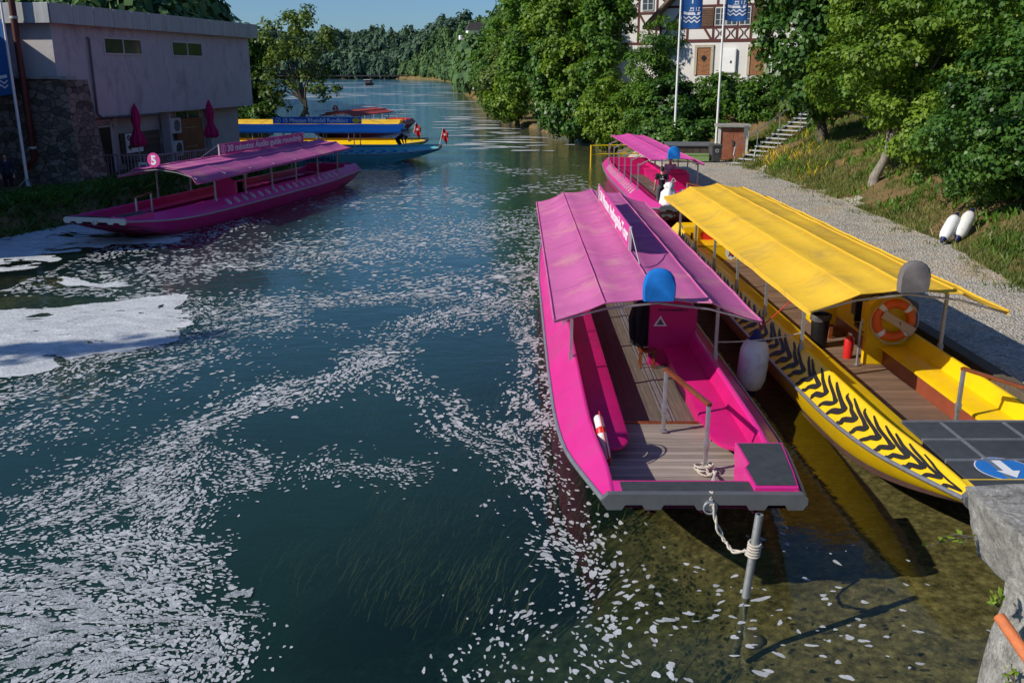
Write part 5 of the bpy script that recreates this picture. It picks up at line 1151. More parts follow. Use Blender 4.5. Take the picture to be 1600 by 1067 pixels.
for x in (3, 4.6, 6.2, 7.8): beam(x, 5.14, x, 6.3)
beam(.2, 2.64, 1.9, 4.95); beam(4.2, 2.64, 2.6, 4.95); beam(8.6, 2.64, 10, 4.95); beam(2.2, 5.1, 3.0, 6.2); beam(9.2, 5.1, 8.4, 6.2)
for x in (4.45, 5.3, 6.3):
    c = x + .42
    for sg in (-1, 1):
        pts = [(c - sg * .36, 2.66), (c - sg * .08, 2.95), (c - sg * .08, 3.15), (c - sg * .36, 3.42)]
        for a, b in zip(pts[:-1], pts[1:]): beam(a[0], a[1], b[0], b[1], .09)
mb.build('timber_frame', M['timber_red'], HS, smooth=False)
for x in (4.45, 5.35, 6.35): window(HS, x, x + .85, 3.6, 4.9, -.05, M['frame_w'], 2, .08, 3, .06)
for x in (3.4, 7.3):
    mb = MB(); mb.box((x + .48, -.07, 4.22), (.92, .05, 1.35))
    for k in range(7): mb.box((x + .48, -.102, 3.68 + k * .18), (.72, .02, .13))
    mb.build('shutter', M['shutter'], HS, smooth=False)
for x in (3.2, 7.35):
    mb = MB(); mb.box((x + .55, -.02, 1.0), (1.1, .06, 2.0)); d_ = mb.build('door', M['door_wood'], HS, smooth=False)
    mb = MB(); mb.box((x - .1, -.04, 1.05), (.2, .16, 2.1)); mb.box((x + 1.2, -.04, 1.05), (.2, .16, 2.1)); mb.box((x + .55, -.045, 2.13), (1.5, .17, .2)); mb.build('door_frame', M['door_frame'], d_, smooth=False)
    mb = MB(); mb.box((x + .55, -.06, 1.25), (.36, .03, .36), Matrix.Rotation(R(45), 3, 'Y')); mb.build('door_pane', M['glass'], d_, smooth=False)
    mb = MB()
    for k in range(5):
        for sg in (-1, 1): mb.bar((x + .55, -.055, .25 + k * .35), (x + .55 + sg * .45, -.055, .45 + k * .35), .012, .02)
    mb.build('door_boarding', M['shutter'], d_, smooth=False)
# wing behind on the left
mb = MB(); mb.prism([(-8.5, 4, -3), (0, 4, -3), (0, 4, 6.6), (-4.2, 4, 10.4), (-8.5, 4, 6.0)], (0, 8, 0)); wg = mb.build('wing', M['render_w'], HS, smooth=False)
mb = MB()
def beam2(x0, z0, x1, z1, w=T_):
    mb.prism([p_ + Vector((0, 4.0, 0)) for p_ in _q(x0, z0, x1, z1, w)], (0, .06, 0))
for z in (2.5, 4.9, 6.4): beam2(-8.5, z, 0, z, .2)
for x in (-8.3, -6.6, -5, -3.4, -1.8, -.2): beam2(x, 2.5, x, 6.4)
for a in ((-6.5, 2.6, -5.1, 4.8), (-3.3, 4.8, -1.9, 2.6), (-8.2, 5, -6.7, 6.3), (-1.7, 6.3, -.3, 5.0), (-5, 6.4, -6.4, 8), (-3.4, 6.4, -2, 8)): beam2(*a)
mb.build('wing_timber', M['timber_red'], wg, smooth=False)
window(wg, -3.1, -2.1, 5.1, 6.2, 3.95, M['frame_w'], 2, .08, 2, .06); window(wg, -6.3, -5.3, 3.2, 4.5, 3.95, M['frame_w'], 2, .08, 2, .06)
mb = MB(); mb.prism([(-4.2, 3.1, 10.6), (-9.6, 3.1, 5.1), (-9.6, 3.1, 5.35), (-4.2, 3.1, 10.9)], (0, 9, 0)); mb.prism([(-4.2, 3.1, 10.6), (.6, 3.1, 6.1), (.6, 3.1, 6.35), (-4.2, 3.1, 10.9)], (0, 9, 0)); mb.build('wing_roof', M['tile'], wg, smooth=False)
# electricity cabinet on the facade
cb = thing('meter_cabinet', 'white metal cabinet on the house wall between the two brown doors', 'cabinet', (11.6, 76, 5.55), R(-29.5))
mb = MB(); mb.box((5.75, -.14, 1.05), (1.1, .2, 1.75)); mb.build('cabinet_body', M['white'], cb, smooth=False, bevel=.02)
mb = MB(); mb.box((5.75, -.245, 1.05), (.98, .012, 1.6)); dcb = mb.build('cabinet_door', M['white'], cb, smooth=False, bevel=.004)
mb = MB(); mb.box((5.95, -.256, .95), (.14, .01, .2)); mb.build('warning_label', M['tiger'], dcb, smooth=False)

# ------------------------------------------------------------------ landing: shed, chest, bench, dustbin, sign, barrier, steps
sh = thing('garden_shed', 'small concrete shed with rusty double doors below the ivy bank', 'shed', (13.9, 58.8, .42), R(-6))
mb = MB(); mb.box((0, .75, 1.0), (1.5, 1.3, 2.0)); mb.build('shed_wall', M['concrete'], sh, smooth=False)
for x in (-.85, .85):
    mb = MB(); mb.box((x, .05, 1.0), (.16, .16, 2.05)); mb.build('concrete_post', M['white_dirty'], sh, smooth=False, bevel=.01)
mb = MB(); mb.box((0, .7, 2.12), (2.1, 1.8, .16)); mb.build('shed_roof', M['concrete'], sh, smooth=False, bevel=.02)
for sg in (-1, 1):
    mb = MB(); mb.box((sg * .38, .06, 1.0), (.74, .05, 1.94)); d_ = mb.build('door', M['rust'], sh, smooth=False, bevel=.006)
mb = MB(); mb.box((0, .01, 1.05), (.12, .05, .3)); mb.box((-.05, -.02, 1.2), (.2, .02, .04)); mb.build('padlock', M['steel_dk'], d_, smooth=False)
ch = thing('storage_chest', 'long dark board chest with grey lid left of the shed', 'chest', (11.3, 59.6, .42), R(-4))
mb = MB(); mb.box((0, 0, .42), (2.9, .9, .84)); mb.build('chest_body', planks('chest_boards', (.11, .085, .065), .14, 'X', .08), ch, smooth=False)
mb = MB(); mb.prism([(-1.55, -.55, .85), (1.55, -.55, .85), (1.55, .55, 1.0), (-1.55, .55, 1.0)], (0, 0, .06)); mb.build('chest_lid', mat('grey_felt', (.12, .125, .13), .9, .15, 3), ch, smooth=False)
bn_ = thing('bench', 'low pale green bench in front of the dark chest', 'bench', (11.0, 57.6, .42), R(-4))
mb = MB(); mb.box((0, 0, .48), (2.3, .5, .09)); mb.build('seat', M['greenbench'], bn_, smooth=False, bevel=.01)
mb = MB(); mb.box((0, -.2, .26), (2.3, .05, .34)); mb.build('front_board', M['greenbench'], bn_, smooth=False)
for x in (-1.0, 1.0):
    mb = MB(); mb.box((x, .03, .22), (.09, .4, .43)); mb.build('leg', M['timber'], bn_, smooth=False)
wb = thing('dustbin', 'dark grey wheeled dustbin between the chest and the shed', 'dustbin', (12.55, 57.6, .42), R(8))
mb = MB(); mb.prism([(-.26, -.3, .06), (.26, -.3, .06), (.26, .3, .06), (-.26, .3, .06)], (0, 0, .01)); mb.loft([[(-.25, -.28, .06), (.25, -.28, .06), (.25, .28, .06), (-.25, .28, .06)], [(-.32, -.36, 1.0), (.32, -.36, 1.0), (.32, .36, 1.0), (-.32, .36, 1.0)]], True); mb.build('bin_body', M['steel_dk'], wb, smooth=False, bevel=.02)
mb = MB(); mb.prism([(-.34, -.4, 1.0), (.34, -.4, 1.0), (.34, .38, 1.06), (-.34, .38, 1.06)], (0, 0, .05)); mb.build('lid', M['steel_dk'], wb, smooth=False, bevel=.015)
for x in (-.27, .27):
    mb = MB(); mb.lathe([(0, -.03), (.1, -.03), (.1, .03), (0, .03)], (x, .3, .1), 14, 'X'); mb.build('wheel', M['black'], wb)
lettering('O', .3, (1, 0, 0), (0, 0, 1), (0, -.365, .62), M['text_white'], wb, name='recycling_mark', align='CENTER')
sp = thing('signpost', 'thin wooden post with small pale plate at the foot of the steps', 'signpost', (13.75, 55.2, .42), 0)
mb = MB(); mb.tube([(0, 0, -.2), (.02, 0, 2.25)], .035, 8); mb.build('post', M['timber'], sp)
mb = MB(); mb.box((.02, -.05, 2.0), (.26, .02, .62)); mb.build('plate', M['steel'], sp, smooth=False)
yb = thing('barrier_rail', 'yellow tube barrier standing at the waterline past the far pink boat', 'barrier', (0, 0, 0))
mb = MB(); mb.tube([(5.35, 63, -.8), (5.35, 63, 1.05)], .06, 8); mb.build('barrier_post', M['yellow'], yb)
mb = MB(); mb.tube([(8.7, 64, -.3), (8.7, 64, 1.05)], .06, 8); mb.build('barrier_post', M['yellow'], yb)
for z in (.42, 1.0):
    mb = MB(); mb.tube([(5.3, 63, z), (8.75, 64, z)], .05, 8); mb.build('barrier_tube', M['yellow'], yb)

stp = thing('outdoor_steps', 'open grey metal steps with two handrails climbing the grass bank', 'steps', (13.9, 55.6, .42), R(36))
NS = 13; go = .50; ri = .225
for k in range(NS):
    mb = MB(); mb.box((k * go, 0, k * ri + .1), (.42, 1.55, .06)); mb.build('tread', mat('pale_tread', (.40, .40, .385), .8, .12, 6, bump=.3, bscale=60) if k == 0 else bpy.data.materials['pale_tread'], stp, smooth=False)
for sy in (-.70, .70):
    mb = MB(); mb.bar((-.1, sy, -.06), (NS * go, sy, NS * ri - .04), .05, .16); mb.build('stringer', M['steel_dk'], stp, smooth=False)
    mb = MB(); yy = sy * 1.12; mb.tube([(-.1, yy, .55), (0, yy, 1.05), (NS * go - .4, yy, (NS - .8) * ri + 1.05), (NS * go - .3, yy, (NS - 1) * ri + .5)], .025, 8); hr = mb.build('handrail', M['steel'], stp)
    for k in (0, 4, 8, 12):
        mb = MB(); mb.tube([(k * go, yy, k * ri - .1), (k * go, yy, k * ri + 1.05)], .024, 8); mb.build('baluster', M['steel'], hr)
# timber shore edging
for k, (ya, yb_, lb) in enumerate(((13.2, 19.5, 'weathered timber edging beam on the shore beside the bow of the yellow boat'), (19.7, 26.5, 'timber edging beam on the shore along the middle of the yellow boat'), (26.7, 33.5, 'timber edging beam on the shore at the stern of the yellow boat'))):
    mb = MB(); mb.box((8.86, (ya + yb_) / 2, .30), (.3, yb_ - ya, .5)); o = mb.build('edging_beam', M['timber'], smooth=False, bevel=.02); tag(o, lb, 'timber beam', 'timber edging of the shore')
# distant hill house, dam and boat house
hh = thing('hilltop_house', 'far white house with dark roof on top of the distant wooded slope', 'house', (-21.0, 560, 24.6), R(12)); hh.scale = (.8, .8, .8)
mb = MB(); mb.box((0, 0, 2.5), (13, 10, 6)); mb.build('wall', M['white'], hh, smooth=False)
mb = MB(); mb.prism([(-7.4, -6.2, 5.4), (7.4, -6.2, 5.4), (4.5, 0, 10.5), (-4.5, 0, 10.5)], (0, .05, .05)); mb.prism([(-7.4, 6.2, 5.4), (7.4, 6.2, 5.4), (4.5, 0, 10.5), (-4.5, 0, 10.5)], (0, .05, .05)); mb.poly([(-7.4, -6.2, 5.4), (-7.4, 6.2, 5.4), (-4.5, 0, 10.5)]); mb.poly([(7.4, -6.2, 5.4), (7.4, 6.2, 5.4), (4.5, 0, 10.5)]); mb.build('roof', M['tile_dk'], hh, smooth=False)
for x in (-4, -1.3, 1.3, 4):
    mb = MB(); mb.box((x, -5.03, 2.6), (1.1, .1, 1.5)); mb.build('window', M['glass'], hh, smooth=False)
mb = MB(); mb.box((-9.0, 0, .2), (6, 8, 3.0)); mb.build('annex', M['white'], hh, smooth=False)
dm = thing('footbridge', 'long low dark footbridge along the far shore of the river', 'bridge', (0, 0, 0))
mb = MB(); mb.box((-130, 755, 2.6), (150, 2.5, 1.0)); mb.build('deck', M['tile_dk'], dm, smooth=False)
for k in range(14):
    mb = MB(); mb.box((-200 + k * 11, 755, .9), (1.2, 1.2, 3.0)); mb.build('pier', M['timber'], dm, smooth=False)
bh = thing('boathouse', 'dark boathouse at the far shore, right end of the footbridge', 'boathouse', (-60, 735, 0), R(20))
mb = MB(); mb.box((0, 0, 2.5), (14, 9, 5)); mb.build('wall', M['timber'], bh, smooth=False)
mb = MB(); mb.prism([(-8, -5.5, 5), (8, -5.5, 5), (8, 0, 8), (-8, 0, 8)], (0, .1, .1)); mb.prism([(-8, 5.5, 5), (8, 5.5, 5), (8, 0, 8), (-8, 0, 8)], (0, .1, .1)); mb.build('roof', M['tile_dk'], bh, smooth=False)
ml = thing('motor_boat', 'small dark motor boat far out on the river with a white bow wave', 'motor boat', (-62, 410, 0), R(-6))
mb = MB(); mb.loft([[(-s * w, y, .1), (-w, y, .9 + b)] if False else [(-w, y, .95 + b), (-w * .7, y, -.1), (w * .7, y, -.1), (w, y, .95 + b)] for s, w, y, b in ((1, .15, -4.2, .4), (1, 1.2, -2.6, .25), (1, 1.6, 0, .05), (1, 1.6, 4, 0))]); mb.poly([(-1.6, 4, .95), (-1.1, 4, -.1), (1.1, 4, -.1), (1.6, 4, .95)]); mb.build('hull', M['steel_dk'], ml)
mb = MB(); mb.box((0, .6, 1.7), (2.6, 4.4, 1.5)); mb.build('cabin', M['steel_dk'], ml, smooth=False, bevel=.1)
mb = MB(); mb.box((0, .6, 2.5), (3.0, 5.2, .12)); mb.build('cabin_roof', M['white'], ml, smooth=False)
mb = MB(); mb.poly([(-.2, -4.5, .02), (-3.6, 5, .02), (-1.6, 5, .02)]); mb.poly([(.2, -4.5, .02), (3.6, 5, .02), (1.6, 5, .02)]); mb.build('bow_wave', M['white'], ml, smooth=False)

# ------------------------------------------------------------------ fenders, ropes, rings
def fender(lb, c, axis_, ln, r_, m_=None, group='big white fenders'):
    f_ = thing('fender', lb, 'fender', c, 0, group); ax_ = Vector(axis_).normalized(); q_ = Vector((0, 0, 1)).rotation_difference(ax_).to_matrix()
    prof = [(.02, -ln / 2), (r_ * .45, -ln / 2 + .03), (r_ * .8, -ln / 2 + .10), (r_, -ln / 2 + .26), (r_ * 1.03, 0), (r_, ln / 2 - .26), (r_ * .8, ln / 2 - .12), (r_ * .42, ln / 2 - .03)]
    mb = MB(); mb.lathe(prof, n=24); mb.v = [tuple(q_ @ Vector(v)) for v in mb.v]; mb.build('fender_body', m_ or M['white_dirty'], f_, angle=60)
    for sg in (-1, 1):
        mb = MB(); mb.lathe([(r_ * .62, sg * (ln / 2 - .075)), (r_ * .46, sg * (ln / 2 - .02)), (.07, sg * (ln / 2 + .05)), (.05, sg * (ln / 2 + .12)), (0, sg * (ln / 2 + .12))], n=18); mb.v = [tuple(q_ @ Vector(v)) for v in mb.v]; mb.build('end_cap', M['navy'], f_, angle=60)
    return f_
fender('white fender hanging on a red rope between the big pink and the yellow boat', (4.42, 16.0, .66), (.10, .12, 1), 1.05, .26)
fender('white fender with dark scuffs lying at the foot of the bank, right of the pair', (14.8, 29.8, 1.0), (.50, .45, .62), 1.15, .21)
fender('plain white fender lying at the foot of the bank, left of the pair', (14.3, 29.75, .92), (.52, .50, .58), 1.10, .20, M['white'])
def rope(lb, pts, r_, m_, group=None, sag=0.0, strands=1):
    mb = MB()
    for k in range(strands):
        P_ = []
        for a, b in zip(pts[:-1], pts[1:]):
            a, b = Vector(a), Vector(b)
            for i in range(12):
                t = i / 12; p_ = a.lerp(b, t); p_.z -= sag * 4 * t * (1 - t); p_ += Vector((.02 * math.sin(9 * t + k * 2.4), .02 * math.cos(7 * t + k * 2), 0)) * (strands > 1); P_.append(p_ + Vector((.012 * k, .01 * k, 0)))
        P_.append(Vector(pts[-1])); mb.tube(P_, r_, 6)
    o = mb.build('rope', m_); return tag(o, lb, 'rope', group)
pb = Vector((2.55, 8.95, .93))
rope('pale mooring rope from the pink bow plate down to the metal pipe', [(2.67, 11.62, .56), (2.52, 10.5, 1.02), (2.36, 9.93, 1.01), (2.36, 9.84, .9), (2.50, 9.66, .50), (2.66, 9.36, .56), (2.73, 9.33, .60)], .014, M['rope'], None, .07, 2)
mb = MB()
for k in range(5): mb.torus((2.733 + k * .003, 9.285 + .001 * k, .55 + k * .035), .066, .014, Matrix.Rotation(R(8), 3, 'X'), 18, 6)
o = mb.build('rope_coil', M['rope']); tag(o, 'turns of pale rope wound around the metal pipe in the water', 'rope')
mb = MB()
for k in range(6): mb.torus((2.66 + .03 * math.sin(k * 2), 11.70 + .04 * math.cos(k * 3), .475 + k * .02), .10 + .02 * math.sin(k * 1.7), .013, Euler((R(8 * math.sin(k)), R(9 * math.cos(k)), 0)).to_matrix(), 18, 6)
o = mb.build('rope_coil', M['rope']); tag(o, 'loose pale rope coil around the front handrail post of the big pink boat', 'rope')
rope('red rope from the yellow boat post to the hanging fender', [(4.46, 16.05, 1.28), (5.28, 16.2, 2.0)], .012, M['rope_red'])
rope('thin pale rope tied from post to post between the big pink and yellow boats', [(3.60, 15.6, 1.2), (5.28, 16.1, 1.22)], .012, M['rope'], None, .05)
M['steel_w'] = mat('weathered_steel', (.36, .37, .37), .5, .25, 5, metal=.55, dirt=(.16, .12, .09), dirt_amt=.8, dscale=5)
M['bed_tone'] = mat('bed_tone_foot', (.085, .08, .042), .9, .35, 9, bump=.4, bscale=30)  # bed-like colour paints in the pipe's fading below the water
# mooring pipe in the water
pp = thing('mooring_pipe', 'slanting grey metal pipe standing in the water in front of the pink boat', 'pipe', (2.68, 9.26, 0))
mb = MB(); d_ = Vector((.09, .038, 1)).normalized(); mb.tube([d_ * .02, d_ * 1.05], .046, 16, caps=False)
mb.tube([d_ * 1.05, d_ * 1.051], [.046, .030], 16, caps=False); mb.build('pipe_shaft', M['steel_w'], pp)
mb = MB(); mb.tube([d_ * -.75, d_ * .02], .047, 16, caps=False); mb.build('pipe_foot', M['bed_tone'], pp)
mb = MB(); disc(mb, d_ * 1.0, .042, (1, 0, 0), (0, 1, 0), 16); mb.build('pipe_bore', M['rust'], pp, smooth=False)
# life rings
def ring(lb, c, mtx, R0, r0, m_, band, rope_m, board=False):
    o_ = thing('life_ring', lb, 'life ring', c, 0)
    mb = MB(); mb.torus((0, 0, 0), R0, r0, mtx, 44, 14); rg = mb.build('ring', m_, o_)
    for k in range(4):
        a0 = math.pi / 4 + k * math.pi / 2; mb = MB(); rows = []
        for i in range(5):
            a = a0 - .13 + .26 * i / 4
            rows.append([mtx @ Vector(((R0 + (r0 + .005) * math.cos(b)) * math.cos(a), (R0 + (r0 + .005) * math.cos(b)) * math.sin(a), (r0 + .005) * math.sin(b))) for b in [2 * math.pi * j / 14 for j in range(14)]])
        mb.loft(rows, True); mb.build('band', band, rg)
    mb = MB(); pts = []
    for i in range(73):
        a = 2 * math.pi * i / 72; rr = R0 + r0 + .012 + .035 * abs(math.sin(2 * (a - math.pi / 4)))
        pts.append(mtx @ Vector((rr * math.cos(a), rr * math.sin(a), .03)))
    mb.tube(pts, .010, 6); mb.build('grab_line', rope_m, rg)
    return o_
fr_ = Matrix(((1, 0, 0), (0, 0, -1), (0, 1, 0)))  # ring plane faces the bow
ring('orange life ring with white bands hanging on the yellow console', (7.34, 17.00, 1.22), fr_, .33, .085, M['orange'], M['white'], M['rope'])
o = thing('paddle_board', 'pale wooden board laid slantwise across the orange life ring', 'board', (7.38, 16.86, 1.2), 0)
mb = MB(); mb.box((0, 0, 0), (.72, .03, .16), Matrix.Rotation(R(30), 3, 'Y')); mb.build('board', mat('pale_board', (.52, .40, .27), .6, .12, 4), o, bevel=.03)
mb = MB(); mb.box((0.02, -.02, 0), (.06, .012, .015), Matrix.Rotation(R(75), 3, 'Y')); mb.build('board_mark', M['tiger'], o, smooth=False)
mx_ = Euler((0, R(78), 0)).to_matrix()
ring('white life ring with red rope standing inside the left side of the big pink boat', (1.29, 12.15, .78), mx_, .285, .065, M['white'], M['red_s'], M['rope_red'])
# bin and extinguisher in the yellow boat
o = thing('waste_bin', 'black waste bin with bag standing on the deck of the yellow boat', 'bin', (6.42, 18.4, .28), 0)
mb = MB(); mb.lathe([(0, 0), (.16, 0), (.19, .7), (.175, .7), (.17, .55), (0, .5)], n=20); mb.build('bin_body', M['black'], o)
mb = MB(); mb.lathe([(.172, .62), (.2, .7), (.215, .68), (.205, .58), (.20, .6)], n=18); mb.v = [(x + .01 * math.sin(9 * y + z * 40), y + .01 * math.sin(x * 60), z + .02 * math.sin(14 * x)) for x, y, z in mb.v]; mb.build('bin_bag', M['steel_dk'], o)
o = thing('fire_extinguisher', 'red fire extinguisher under the table of the yellow boat', 'fire extinguisher', (6.75, 17.6, .28), 0)
mb = MB(); mb.lathe([(0, 0), (.085, 0), (.09, .05), (.09, .36), (.06, .45), (.03, .47), (0, .47)], n=18); mb.build('cylinder', M['red_s'], o)
mb = MB(); mb.box((0, -.03, .5), (.04, .13, .03)); mb.tube([(.03, 0, .46), (.1, 0, .4), (.1, 0, .15)], .012, 6); mb.build('valve', M['white'], o)
# white sacks on the bow of the far pink boat
for k, (x, y, s_, lb) in enumerate(((5.98, 35.1, 1.0, 'tall white sack with red marks on the bow of the far pink boat'), (6.55, 35.3, .75, 'lower white sack beside the tall one on the far bow'))):
    o = thing('sack', lb, 'sack', (x, y, .5), 0, 'white sacks on the far bow'); mb = MB(); rows = []
    for h, r_ in ((0, .30), (.1, .36), (.5, .35), (.9, .28), (1.05, .14), (1.15, .2), (1.25, .12)):
        rows.append([(r_ * s_ * (1 + .12 * math.sin(5 * a + h * 6 + k)) * math.cos(a), r_ * s_ * (1 + .12 * math.sin(4 * a - h * 5)) * math.sin(a), h * s_ + .03 * math.sin(6 * a)) for a in [2 * math.pi * j / 26 for j in range(26)]])
    mb.loft(rows, True); mb.poly(rows[-1]); mb.build('sack_cloth', M['white'], o, angle=80)
    mb = MB()
    for (a, h) in ((4.4, .35), (4.9, .5)): mb.box((.37 * s_ * math.cos(a), .37 * s_ * math.sin(a), h), (.16, .02, .03), Matrix.Rotation(R(-25), 3, 'Y'))
    mb.build('red_mark', M['red_s'], o, smooth=False)
# swiss flags on the far boats
for (x, y, z, lb) in ((-7.0, 65.3, 1.1, 'small red flag with white cross behind the crouching man, the left one'), (-5.1, 65.2, .75, 'small red flag with white cross at the teal bow, the right one')):
    o = thing('pennant', lb, 'flag', (x, y, z), 0, 'small red flags on the far boats'); mb = MB(); mb.tube([(0, 0, 0), (.32, 0, 1.3)], .02, 6); mb.build('staff', M['white'], o)
    mb = MB(); rows = []
    for i in range(7):
        t = i / 6; b0 = Vector((.14 + .18 * t, 0, .72 + .58 * t)); rows.append([b0 + Vector((j / 8 * .42 * (1 - .15 * t), .04 * math.sin(j * .9 + i), -.40 * (j / 8) ** 1.2 - .15 * (1 - t) * j / 8)) for j in range(9)])
    mb.loft(rows); fl = mb.build('flag', M['red_s'], o)
    c_ = rows[3][3]; mb = MB(); mb.box(c_ + Vector((.05, -.07, 0)), (.19, .02, .065)); mb.box(c_ + Vector((.05, -.08, 0)), (.065, .02, .19)); mb.build('cross', M['white'], fl, smooth=False)

# ------------------------------------------------------------------ stone wall in the right foreground
m, n, l, out = nt('lichen_limestone'); v = coords(n, l, 'World')
t0 = tex_noise(n, l, v, 5, 9, .72, .3); t1 = tex_noise(n, l, v, 26, 6, .8); t2 = tex_noise(n, l, v, 2.6, 6, .7, .6)
r = ramp(n, l, t0.outputs['Fac'], [(.28, (.34, .325, .295)), (.46, (.56, .54, .49)), (.62, (.68, .66, .61)), (.78, (.80, .785, .75))])
r2 = ramp(n, l, t2.outputs['Fac'], [(.52, (0, 0, 0)), (.66, (.85, .85, .85))]); g = n.new('ShaderNodeNewGeometry'); sz = n.new('ShaderNodeSeparateXYZ'); l.new(g.outputs['Normal'], sz.inputs[0])
upm = n.new('ShaderNodeMapRange'); upm.inputs[1].default_value = .3; upm.inputs[2].default_value = .8; l.new(sz.outputs['Z'], upm.inputs[0])
mlt = n.new('ShaderNodeMath'); mlt.operation = 'MULTIPLY'; l.new(r2.outputs[0], mlt.inputs[0]); l.new(upm.outputs[0], mlt.inputs[1])
c = mixc(n, l, mlt.outputs[0], r.outputs[0], (.07, .065, .06)); r1 = ramp(n, l, t1.outputs['Fac'], [(.3, (.55, .55, .55)), (.7, (1.2, 1.2, 1.2))]); c = mixc(n, l, 1.0, c, r1.outputs[0], 'MULTIPLY')
p = n.new('ShaderNodeBsdfPrincipled'); l.new(c, p.inputs['Base Color']); p.inputs['Roughness'].default_value = .95; p.inputs['Specular IOR Level'].default_value = .1
t3 = tex_noise(n, l, v, 75, 5, .85); t4 = tex_noise(n, l, v, 11, 8, .8, .5); r4 = ramp(n, l, t4.outputs['Fac'], [(.50, (1, 1, 1)), (.60, (.55, .53, .50))]); c = mixc(n, l, .8, c, r4.outputs[0], 'MULTIPLY'); r5 = ramp(n, l, t3.outputs['Fac'], [(.32, (.55, .55, .54)), (.66, (1.2, 1.2, 1.2))]); c = mixc(n, l, 1.0, c, r5.outputs[0], 'MULTIPLY'); l.new(c, p.inputs['Base Color'])
bn = n.new('ShaderNodeBump'); bn.inputs['Strength'].default_value = 1; bn.inputs['Distance'].default_value = .03; l.new(t4.outputs['Fac'], bn.inputs['Height']); l.new(bn.outputs[0], p.inputs['Normal']); l.new(p.outputs[0], out.inputs[0]); M['limestone'] = m
wl = thing('stone_wall', 'weathered grey limestone wall corner in the right foreground', 'wall', (0, 0, 0))
def rough_block(x0, x1, ys, zt, zb, seed, amp=.035, taper=0.0):
    bm = bmesh.new(); bmesh.ops.create_cube(bm, size=1)
    for v_ in bm.verts:
        v_.co = Vector((x0 if v_.co.x < 0 else x1, ys[0] if v_.co.y < 0 else ys[1], zb if v_.co.z < 0 else zt))
    bmesh.ops.subdivide_edges(bm, edges=bm.edges, cuts=24, use_grid_fill=True)
    for v_ in bm.verts:
        w = Vector(v_.co); e = Vector((1, .6, .8)); q_ = mnoise.noise_vector(w * 2.2 + Vector((seed, 0, 0))) * amp * 1.4 + mnoise.noise_vector(w * 7 + Vector((0, seed, 0))) * amp * .5 + mnoise.noise_vector(w * 19) * amp * .18
        cx = min(abs(w.x - x0), abs(w.x - x1)); cy = min(abs(w.y - ys[0]), abs(w.y - ys[1])); cz = min(abs(w.z - zb), abs(w.z - zt))
        s_ = sorted((cx, cy, cz))
        if s_[1] < .03:
            k = (.03 - s_[1]) * .45; cc_ = Vector(((x0 + x1) / 2, (ys[0] + ys[1]) / 2, (zt + zb) / 2)); q_ += (cc_ - w).normalized() * k
        v_.co = w + q_ + Vector((taper * (zt - w.z), 0, 0))
    mb = MB(); bm.verts.index_update(); mb.add([v_.co.copy() for v_ in bm.verts], [tuple(v_.index for v_ in f.verts) for f in bm.faces]); bm.free(); return mb
rough_block(1.80, 3.4, (1.4, 3.36), 4.22, 3.90, 3, .014, .32).build('coping_stone', M['limestone'], wl, angle=70)
rough_block(1.84, 3.3, (1.2, 3.06), 4.0, 1.2, 8, .05).build('masonry', M['limestone'], wl, angle=70)
o = thing('clay_pipe', 'orange clay pipe end sticking out of the foreground wall', 'pipe', (0, 0, 0)); mb = MB(); mb.tube([(1.745, 2.87, 3.93), (1.78, 2.72, 3.86), (1.83, 2.56, 3.77), (1.87, 2.4, 3.66)], .021, 14); mb.build('pipe_wall', M['terracotta'], o)
def sprig(lb, base, dirs, size, n_, seed):
    o = thing('wall_plant', lb, 'plant', base, 0, 'small plants on the foreground wall'); g_ = random.Random(seed); st = MB(); lf = MB()
    for d_ in dirs:
        d_ = Vector(d_); pts = [Vector((0, 0, 0)), d_ * .5 + Vector((0, 0, .012)), d_]; st.tube(pts, [.004, .003, .0015], 5)
        for k in range(n_):
            t = .3 + .7 * k / max(1, n_ - 1); c_ = d_ * t + Vector((0, 0, .006)); a = Vector((g_.uniform(-1, 1), g_.uniform(-1, 1), g_.uniform(-.2, 1))).normalized(); b = a.cross(Vector((g_.uniform(-1, 1), g_.uniform(-1, 1), .3))).normalized(); s_ = size * g_.uniform(.7, 1.3)
            nn = a.cross(b); lf.loft([[c_, c_ + nn * .0], [c_ + a * s_ * .4 + b * s_ * .34 + nn * s_ * .06, c_ + a * s_ * .45 - nn * s_ * .03], [c_ + a * s_, c_ + a * s_ * 1.01]]); lf.loft([[c_ + a * s_ * .45 - nn * s_ * .03, c_ + a * s_ * .4 - b * s_ * .34 + nn * s_ * .06], [c_ + a * s_, c_ + a * s_ * 1.005]]); lf.add([c_, c_ + a * s_ * .45 - nn * s_ * .03, c_ + a * s_ * .4 - b * s_ * .34 + nn * s_ * .06], [(0, 1, 2)])
    st.build('stem', M['bark'], o); lf.build('leaf', M['leaf_yel'], o, smooth=False)
sprig('trailing sprig hanging from the edge of the foreground coping stone', (1.83, 3.27, 4.03), [(-.13, .02, -.015), (-.19, -.02, -.035), (-.03, .02, -.05)], .035, 4, 1)
sprig('tuft of green leaves growing above the clay pipe end', (1.75, 2.89, 3.945), [(-.01, .03, .04), (.02, .02, .04), (-.03, 0, .02), (.0, .03, .01)], .028, 5, 2)
sprig('pale yellow-green sprig at the foot of the wall, bottom right', (1.80, 2.80, 3.70), [(-.03, .02, .03), (-.04, .0, -.01), (-.01, .02, .05)], .03, 4, 3)

